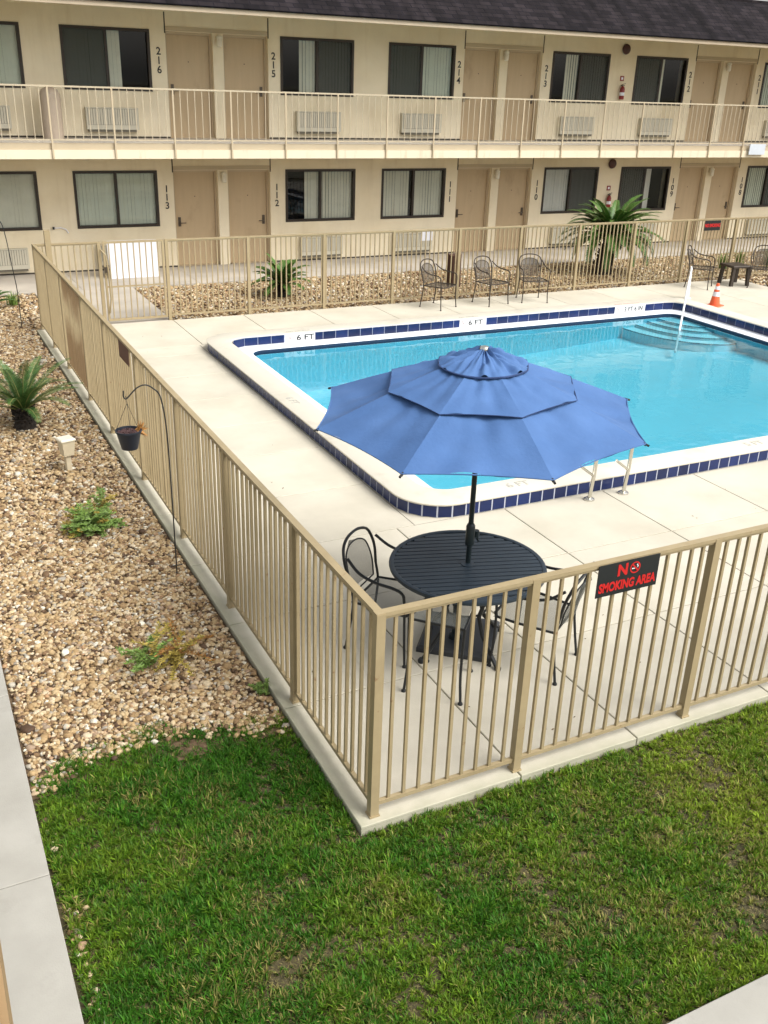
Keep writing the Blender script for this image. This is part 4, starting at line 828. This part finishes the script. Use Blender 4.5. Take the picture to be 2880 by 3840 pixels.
def bez(p, n=8):                           # Catmull-Rom through points
    P = [Vector(q) for q in p]; P = [2 * P[0] - P[1]] + P + [2 * P[-1] - P[-2]]; out = []
    for i in range(1, len(P) - 2):
        for k in range(n):
            t = k / n; a, b_, c, d = P[i - 1], P[i], P[i + 1], P[i + 2]
            out.append(.5 * ((2 * b_) + (c - a) * t + (2 * a - 5 * b_ + 4 * c - d) * t * t + (3 * b_ - a - 3 * c + d) * t ** 3))
    out.append(P[-2]); return out
def chair(name, iron, meshm, label, group, low=False):
    """arm chair facing +y, tubular frame with mesh seat and back"""
    t = empty(name); tag(t, label, 'chair', group); r_ = .0105
    sw = .225
    for s in (-1, 1):
        b = MB(); b.tube(bez([(s * .235, -.275, .005), (s * .225, -.245, .20), (s * .215, -.225, .40), (s * .215, -.250, .55)]), r_, 8); lg = b.build('leg', iron, t, True); f = MB(); f.lathe([(.017, 0), (.017, .012), (.011, .02)], 10, (s * .235, -.275, 0)); f.build('foot', iron, lg, True)
        b = MB(); b.tube(bez([(s * .265, .235, .005), (s * .255, .22, .20), (s * .262, .215, .42), (s * .275, .215, .55)]), r_, 8); lg = b.build('leg', iron, t, True); f = MB(); f.lathe([(.017, 0), (.017, .012), (.011, .02)], 10, (s * .265, .235, 0)); f.build('foot', iron, lg, True)
        b = MB(); b.tube(bez([(s * .275, .215, .55), (s * .278, .20, .615), (s * .280, .13, .645), (s * .275, -.02, .655), (s * .262, -.16, .69), (s * .235, -.27, .77)]), r_ * 1.1, 8); b.build('arm', iron, t, True)
    zt = .66 if low else .90
    ar = [(-.215, -.250, .55), (-.236, -.272, .66), (-.234, -.298, .745), (-.195, -.325, .825), (-.105, -.345, .862), (0, -.35, .872), (.105, -.345, .862), (.195, -.325, .825), (.234, -.298, .745), (.236, -.272, .66), (.215, -.250, .55)]
    b = MB(); b.tube(bez(ar, 5), r_ * 1.1, 8); bf = b.build('back_frame', iron, t, True)
    inn = [(p[0] * .80, p[1] + .004, .46 + (p[2] - .55) * 1.04) for p in ar]
    b = MB(); b.tube(bez(inn, 5) , r_ * .6, 6); b.tube([inn[0], inn[-1]], r_ * .6, 6); b.build('back_inner_frame', iron, bf, True)
    ip = bez(inn, 5); b = MB(); h = len(ip) // 2
    L_ = ip[:h + 1]; R_ = ip[::-1][:h + 1]; vs = []; nn = 6
    for a_, c_ in zip(L_, R_):
        for k in range(nn + 1): q = a_ + (c_ - a_) * (k / nn); vs.append((q.x, q.y - .035 * (1 - (2 * k / nn - 1) ** 2), q.z))
    b.add(vs, [(i_ * (nn + 1) + k, i_ * (nn + 1) + k + 1, (i_ + 1) * (nn + 1) + k + 1, (i_ + 1) * (nn + 1) + k) for i_ in range(h) for k in range(nn)]); b.build('backrest', meshm, t, True)
    sp = [(-.225, -.225, .415), (.225, -.225, .415), (.255, .05, .425), (.255, .215, .43), (.20, .25, .425), (-.20, .25, .425), (-.255, .215, .43), (-.255, .05, .425)]
    b = MB(); b.tube(sp, r_, 8, True); b.build('seat_frame', iron, t, True)
    b = MB(); vs = []; nn = 8
    for i_ in range(nn + 1):
        y = -.222 + .465 * i_ / nn; hw = .222 + .03 * min(1, i_ / 4)
        for k in range(nn + 1): u = 2 * k / nn - 1; vs.append((hw * u, y, .418 - .018 * (1 - u * u) * math.sin(PI * i_ / nn)))
    b.add(vs, [(i_ * (nn + 1) + k, i_ * (nn + 1) + k + 1, (i_ + 1) * (nn + 1) + k + 1, (i_ + 1) * (nn + 1) + k) for i_ in range(nn) for k in range(nn)]); b.build('seat', meshm, t, True)
    return t
ch = chair('patio_chair', m_iron, m_mesh, 'black iron chair with mesh back at the left of the round table', 'black chairs at the table')
def face(dx, dy): return math.atan2(dy, dx) - PI / 2
ch.location = (.955, 1.66, 0); ch.rotation_euler = (0, 0, face(.62, -.78))
c2_ = copy_tree(ch); c2_.location = (1.84, 1.03, 0); c2_.rotation_euler = (0, 0, face(-.56, .83)); c2_['label'] = 'black iron chair with mesh back right of the table near the fence sign'
# a low one tucked under the table on the corner side
tk = empty('footstool'); tag(tk, 'low black metal footstool with long legs under the near table edge', 'footstool')
tk.location = (1.06, 1.05, 0); tk.rotation_euler = (0, 0, face(.72, .69))
for (x, y) in ((-.21, -.23), (.21, -.23), (-.17, .20), (.17, .20)):
    b = MB(); b.tube(bez([(x, y, .005), (x * .92, y * .95, .25), (x * .95, y * .95, .60)]), .0105, 8); lg = b.build('leg', m_iron, tk, True); f = MB(); f.lathe([(.018, 0), (.018, .012), (.011, .02)], 10, (x, y, 0)); f.build('foot', m_iron, lg, True)
b = MB(); b.tube([(-.20, -.22, .60), (.20, -.22, .60), (.17, .20, .60), (-.17, .20, .60)], .0105, 8, True); b.build('seat_frame', m_iron, tk, True)
b = MB(); b.quad((-.19, -.21, .603), (.19, -.21, .603), (.16, .19, .603), (-.16, .19, .603)); b.build('seat', m_mesh, tk)

fc = chair('deck_chair', m_bronze, m_bmesh, 'brown mesh chair nearest the brown post, first of the far row', 'brown chairs along the far deck')
fc.location = (7.29, 12.19, 0); fc.rotation_euler = (0, 0, face(.45, -.90))
for (x, y, d, lb) in ((8.47, 12.17, (.22, -1), 'brown mesh chair in the middle of the far row of three'), (9.43, 12.14, (-.30, -.95), 'brown mesh chair facing the pool beside the fence, right end of the row'), (13.99, 12.20, (.60, -.80), 'brown mesh chair left of the small dark side table'), (15.38, 11.75, (-.70, -.70), 'brown mesh chair at the right edge beside the side table')):
    c = copy_tree(fc); c.location = (x, y, 0); c.rotation_euler = (0, 0, face(*d)); c['label'] = lb
st = tag(empty('side_table', (15.02, 12.20, 0), R(-8)), 'small dark brown square side table between two deck chairs', 'side table')
b = MB(); b.bbox(-.25, .25, -.25, .25, .40, .45, .012); b.build('tabletop', m_bronze, st)
for x in (-.205, .205):
    for y in (-.205, .205): b = MB(); b.obox((x, y, .20), (.034, 0, 0), (0, .034, 0), (x * .06, y * .06, -.20)); b.build('leg', m_bronze, st)
cn = tag(empty('traffic_cone', (12.95, 10.60, HC + .003), R(20)), 'orange traffic cone with white bands on the far pool corner', 'traffic cone')
b = MB(); b.bbox(-.14, .14, -.14, .14, 0, .025, .01); b.build('base', m_orange, cn)
b = MB(); b.lathe([(.105, .026), (.031, .44), (.026, .455)], 24); b.build('body', m_orange, cn, True)
rc = lambda z: .105 - .074 * (z - .026) / .414 + .0015
b = MB(); b.lathe([(rc(.20), .20), (rc(.29), .29)], 24); b.build('band', m_white, cn, True); b = MB(); b.lathe([(rc(.335), .335), (rc(.40), .40)], 24); b.build('band', m_white, cn, True)
cn.location = (12.84, 10.52, .0)

# ------------------------------------------------------------------ plants and garden things
def sago(loc, trunk_h, trunk_r, nf, length, label, m_leaf, seed, lean=(0, 0), elev=(15, 80), leaf=.13, wide=1.0, arch=1.0):
    t = empty('sago_palm', loc); tag(t, label, 'palm', 'sago palms'); rn = random.Random(seed)
    top = Vector((lean[0], lean[1], trunk_h)); b = MB(); n = 12; zs = 9
    vs = []
    for i_ in range(zs + 1):
        f = i_ / zs; r_ = trunk_r * (1.12 - .25 * f) * (1 + .06 * math.sin(i_ * 2.4))
        for k in range(n): a = 2 * PI * k / n; q = 1 + rn.uniform(-.12, .12); vs.append((top.x * f + r_ * q * math.cos(a), top.y * f + r_ * q * math.sin(a), -.04 + (trunk_h + .04) * f))
    b.add(vs, [(i_ * n + k, i_ * n + (k + 1) % n, (i_ + 1) * n + (k + 1) % n, (i_ + 1) * n + k) for i_ in range(zs) for k in range(n)] + [tuple(zs * n + k for k in range(n))])
    for k in range(90):                      # leaf-base stubs
        a = rn.uniform(0, 2 * PI); f = rn.uniform(.05, 1); c = Vector((top.x * f, top.y * f, trunk_h * f)); d = Vector((math.cos(a), math.sin(a), .6)); b.obox(c + d * trunk_r * .95, d * trunk_r * .28, Vector((-math.sin(a), math.cos(a), 0)) * trunk_r * .10, Vector((0, 0, trunk_r * .06)))
    b.build('trunk', m_trunk, t)
    st_ = MB(); lf = MB()
    for k in range(nf):
        az = 2 * PI * (k * .381966) + rn.uniform(-.2, .2); fk = k / nf; el = R(elev[0] + (elev[1] - elev[0]) * (1 - fk) ** .9 + rn.uniform(-6, 6)); Ln = length * rn.uniform(.85, 1.1)
        p = top.copy(); pts = [p.copy()]; N = 24; e = el; droop = arch * rn.uniform(.9, 1.5) * (1.15 - .5 * (el / 1.4))
        for i_ in range(N):
            d = Vector((math.cos(az) * math.cos(e), math.sin(az) * math.cos(e), math.sin(e))); p = p + d * (Ln / N); pts.append(p.copy()); e -= droop / N * (.4 + 1.2 * i_ / N)
        st_.tube(pts, [.009 - .007 * i_ / N for i_ in range(N + 1)], 5)
        side = Vector((-math.sin(az), math.cos(az), 0))
        for i_ in range(2, N + 1):
            for sub in (0, .5):
                f = (i_ + sub) / (N + .5); c = pts[i_] if sub == 0 or i_ == N else (pts[i_] + pts[i_ + 1]) / 2
                tn = (pts[i_] - pts[i_ - 1]).normalized(); upv = side.cross(tn) * -1
                if upv.z < 0: upv = -upv
                ll = leaf * math.sin(PI * min(1, .12 + .86 * f)) ** .6 * rn.uniform(.85, 1.1); wd = (.008 + .004 * ll / leaf) * wide
                for s in (-1, 1):
                    dr = (side * s * .80 + tn * (.45 + .35 * f) + upv * (.22)).normalized(); tip = c + dr * ll - Vector((0, 0, ll * .10)); w_ = tn * wd; md = c + dr * ll * .5
                    lf.add([c - w_ * .6, c + w_ * .6, md + w_, tip, md - w_], [(0, 1, 2, 4), (4, 2, 3)])
    st_.build('frond_stem', m_rachis, t); lf.build('crown', m_leaf, t)
    return t
sago((-.93, 7.86, -.02), .20, .115, 26, .80, 'dark green sago palm in the gravel bed left of the fence', m_sago, 3, elev=(22, 74), leaf=.125, wide=.62)
sago((4.80, 14.15, -.02), .22, .12, 34, .66, 'small sago palm in the far gravel bed below room 112', m_sagolight, 5, elev=(14, 72), leaf=.13, wide=1.3)
sago((12.90, 14.30, -.02), .78, .20, 90, 1.26, 'tall sago palm with a leaning thick trunk in front of room 109', m_sagolight, 8, lean=(.22, .05), elev=(6, 72), leaf=.17, wide=1.5, arch=1.35)
sago((-.62, 14.60, -.03), .10, .09, 10, .50, 'small sago palm behind the tall hook at the left edge', m_sago, 9, elev=(15, 60), leaf=.11)

def feathery(name, loc, n, h, spread, mats, label, cat, seed, up=.5, leaf=.03, group=None):
    t = tag(empty(name, loc), label, cat, group); rn = random.Random(seed); stems = MB(); lv = [MB() for _ in mats]
    for k in range(n):
        az = rn.uniform(0, 2 * PI); el = rn.uniform(up, 1.45); L_ = h * rn.uniform(.55, 1.15); p = Vector((rn.uniform(-.06, .06) * spread, rn.uniform(-.06, .06) * spread, 0)); pts = [p.copy()]; e = el; N = 10
        for i_ in range(N): p = p + Vector((math.cos(az) * math.cos(e) * spread, math.sin(az) * math.cos(e) * spread, math.sin(e))) * (L_ / N); pts.append(p.copy()); e -= rn.uniform(.02, .2)
        stems.tube(pts, .0022, 4); q = lv[rn.randrange(len(mats))]
        for i_ in range(2, N + 1):
            for _ in range(9):
                a = rn.uniform(0, 2 * PI); d = Vector((math.cos(a), math.sin(a), rn.uniform(-.1, .9))).normalized(); ln_ = leaf * rn.uniform(.6, 1.3); c = pts[i_] - (pts[i_] - pts[i_ - 1]) * rn.random(); sd_ = d.orthogonal().normalized() * ln_ * .13
                q.add([c - sd_ * .5, c + sd_ * .5, c + d * ln_ * .5 + sd_, c + d * ln_, c + d * ln_ * .5 - sd_], [(0, 1, 2, 4), (4, 2, 3)])
    stems.build('stem', m_rachis, t)
    for q, m_ in zip(lv, mats): 
        if q.v: q.build('foliage', m_, t)
    return t
feathery('fern_shrub', (-.76, 4.62, -.02), 125, .30, .9, [m_fern, m_fern, m_fern, m_fern, m_fernyellow], 'bushy light green feathery shrub in the gravel below the lamp stake', 'shrub', 2, .45, .042, 'feathery shrubs in the gravel')
feathery('fern_shrub', (-.60, 4.98, -.02), 10, .42, .5, [m_fern, m_fernyellow], 'thin upright green sprigs behind the feathery shrub', 'plant', 3, .9, .035, 'feathery shrubs in the gravel')
feathery('fern_shrub', (-.84, 2.10, -.02), 14, .34, .8, [m_fern, m_fern, m_fernyellow], 'sparse yellow green feathery plant in the near gravel', 'plant', 4, .7, .034, 'feathery shrubs in the gravel')
feathery('fern_shrub', (-.62, 2.12, -.02), 16, .36, 1.1, [m_fernyellow, m_fernyellow, m_fernbrown], 'drying yellow and orange feathery plant in the near gravel', 'plant', 5, .25, .034, 'feathery shrubs in the gravel')
feathery('weed', (-.16, 1.50, -.03), 10, .10, .8, [m_fern], 'small green weed at the fence kerb above the lawn', 'weed', 6, .3, .022)
def blades(loc, n, h, label, seed):
    t = tag(empty('grass_clump', loc), label, 'plant', 'grass clumps in the far bed'); rn = random.Random(seed); b = MB()
    for k in range(n):
        a = rn.uniform(0, 2 * PI); r_ = rn.uniform(0, .12); L_ = h * rn.uniform(.6, 1.1); o_ = Vector((r_ * math.cos(a), r_ * math.sin(a), 0)); ln = rn.uniform(.1, .55); sd_ = Vector((-math.sin(a), math.cos(a), 0)) * .009; p1 = o_ + Vector((math.cos(a) * ln * .4, math.sin(a) * ln * .4, 1)) * L_ * .55; p2 = o_ + Vector((math.cos(a) * ln, math.sin(a) * ln, .9)) * L_
        b.add([o_ - sd_, o_ + sd_, p1 + sd_ * .8, p1 - sd_ * .8, p2], [(0, 1, 2, 3), (3, 2, 4)])
    b.build('foliage', m_fern, t)
blades((16.45, 14.0, -.03), 90, .45, 'left yellow green grass clump behind the side table', 1); blades((17.05, 14.05, -.03), 90, .48, 'right yellow green grass clump behind the side table', 2); blades((17.5, 13.5, -.03), 90, .55, 'grass clump at the right edge of the far bed', 3)
blades((-.22, 14.9, -.03), 60, .28, 'small green clump beside the fence at the far left', 4)
# brown post in the far bed
lp = tag(empty('wooden_stump', (8.69, 14.02, -.03)), 'weathered dark brown wooden stump between the first two far chairs', 'stump')
b = MB(); n = 16; vs = []
for i_, (r_, z) in enumerate(((.155, 0), (.15, .2), (.148, .45), (.15, .685))):
    for k in range(n): a = 2 * PI * k / n; q = 1 + .07 * math.sin(5 * a + .3 * i_) + .04 * math.sin(9 * a); vs.append((r_ * q * math.cos(a), r_ * q * math.sin(a), z + (.025 * math.sin(3 * a) if i_ == 3 else 0)))
b.add(vs, [(i_ * n + k, i_ * n + (k + 1) % n, (i_ + 1) * n + (k + 1) % n, (i_ + 1) * n + k) for i_ in range(3) for k in range(n)] + [tuple(3 * n + k for k in range(n))]); b.build('bark', m_log, lp)
# path light stake
pl_ = tag(empty('path_light', (-.685, 6.28, -.04), R(15)), 'cream plastic path light stake in the gravel bed', 'garden light')
b = MB(); b.obox((0, 0, .10), (.028, 0, 0), (0, .028, 0), (0, 0, .10)); b.build('stake', m_lightpost, pl_)
b = MB(); b.add([(-.055, -.055, .19), (.055, -.055, .19), (.055, .055, .19), (-.055, .055, .19), (-.072, -.072, .36), (.072, -.072, .36), (.072, .072, .36), (-.072, .072, .36)], [(3, 2, 1, 0), (0, 1, 5, 4), (1, 2, 6, 5), (2, 3, 7, 6), (3, 0, 4, 7), (4, 5, 6, 7)]); b.build('housing', m_lightpost, pl_)
b = MB(); b.bbox(-.082, .082, -.082, .082, .361, .385, .01); b.build('cap', m_lamp, pl_)
# shepherd's hook, hanging pot
hk = tag(empty('shepherd_hook', (-.242, 3.465, -.05)), "thin black shepherd's hook in the gravel holding the hanging pot", 'plant hook', "shepherd's hooks")
b = MB(); b.tube(bez([(0, 0, 0), (.004, .02, .6), (.0, .035, 1.31), (-.032, .035, 1.62), (-.09, .035, 1.71), (-.153, .035, 1.745), (-.22, .035, 1.725), (-.285, .035, 1.665), (-.31, .035, 1.645), (-.328, .035, 1.665), (-.326, .035, 1.715)]), .006, 8); b.build('rod', m_iron, hk, True)
b = MB(); b.tube([(-.05, 0, .10), (.05, 0, .10)], .006, 6); b.build('foot_bar', m_iron, hk)
POTK = .86
hp = tag(empty('hanging_pot', (-.553, 3.50, 1.105)), 'black hanging flower pot with dry orange plant on the hook', 'flower pot')
b = MB(); b.lathe([(.001, .0), (.072, .0), (.075, .006), (.110, .165), (.118, .168), (.118, .185), (.108, .185), (.105, .165), (.10, .14)], 28); b.build('pot', m_pot, hp, True)
b = MB(); n = 20; vs = [(0, 0, .168)] + [(.104 * math.cos(2 * PI * k / n), .104 * math.sin(2 * PI * k / n), .155 + .012 * math.sin(5 * k)) for k in range(n)]; b.add(vs, [(0, k + 1, (k + 1) % n + 1) for k in range(n)]); rn = random.Random(4)
for k in range(70): a = rn.uniform(0, 6.3); r_ = rn.uniform(0, .095); b.obox((r_ * math.cos(a), r_ * math.sin(a), .165), (rn.uniform(.006, .016), rn.uniform(-.01, .01), rn.uniform(-.005, .008)), (rn.uniform(-.006, .006), .008, 0), (0, 0, .004))
b.build('bark', m_potsoil, hp)
for a in (30, 150, 270):
    b = MB(); b.tube([(.112 * math.cos(R(a)), .112 * math.sin(R(a)), .18), (.006, 0, .445), (.0, .0, .48)], .0022, 5); b.build('chain', m_iron, hp)
b = MB(); b.tube([(0, 0, .48), (.004, 0, .50), (.0, 0, .515)], .0035, 6); b.build('hook', m_iron, hp)
lf = MB(); 
for k in range(46):
    a = rn.uniform(-.6, .9); p = Vector((.085, .01, .17)) + Vector((rn.uniform(-.02, .03), rn.uniform(-.03, .03), 0)); d = Vector((math.cos(a) * rn.uniform(.1, .6), math.sin(a) * .3, rn.uniform(-.6, .9))).normalized(); L_ = rn.uniform(.04, .11); s_ = d.orthogonal().normalized() * .006; lf.add([p - s_ * .4, p + s_ * .4, p + d * L_ * .5 + s_, p + d * L_, p + d * L_ * .5 - s_], [(0, 1, 2, 4), (4, 2, 3)])
lf.build('dry_plant', m_fernbrown, hp); hp.scale = (.9, .9, POTK); hp.location.z = 1.175
h2 = tag(empty('shepherd_hook', (-.297, 13.13, -.05)), "tall black shepherd's hook at the far left before the motel wall", 'plant hook', "shepherd's hooks")
b = MB(); b.tube(bez([(0, 0, 0), (0, 0, .6), (-.03, 0, 1.0), (-.09, 0, 1.62), (-.16, 0, 1.78), (-.27, 0, 1.74), (-.30, 0, 1.62)]), .007, 8); b.build('rod', m_iron, h2, True); b = MB(); b.tube([(-.05, 0, .10), (.05, 0, .10)], .006, 6); b.build('foot_bar', m_iron, h2)

# ------------------------------------------------------------------ balcony edge of the near building, beside the camera
nb = tag(empty('near_balcony', (-2.05, -2.0, 2.45)), 'tan balcony edge of the near building at the lower left corner', 'balcony')
b = MB(); b.box(-1.70, -.006, -9.0, 16.0, .272, .285); b.build('floor', m_balc, nb)
b = MB(); b.box(-.04, .006, -9.0, 16.0, .0, .270); b.build('fascia', m_balcside, nb)
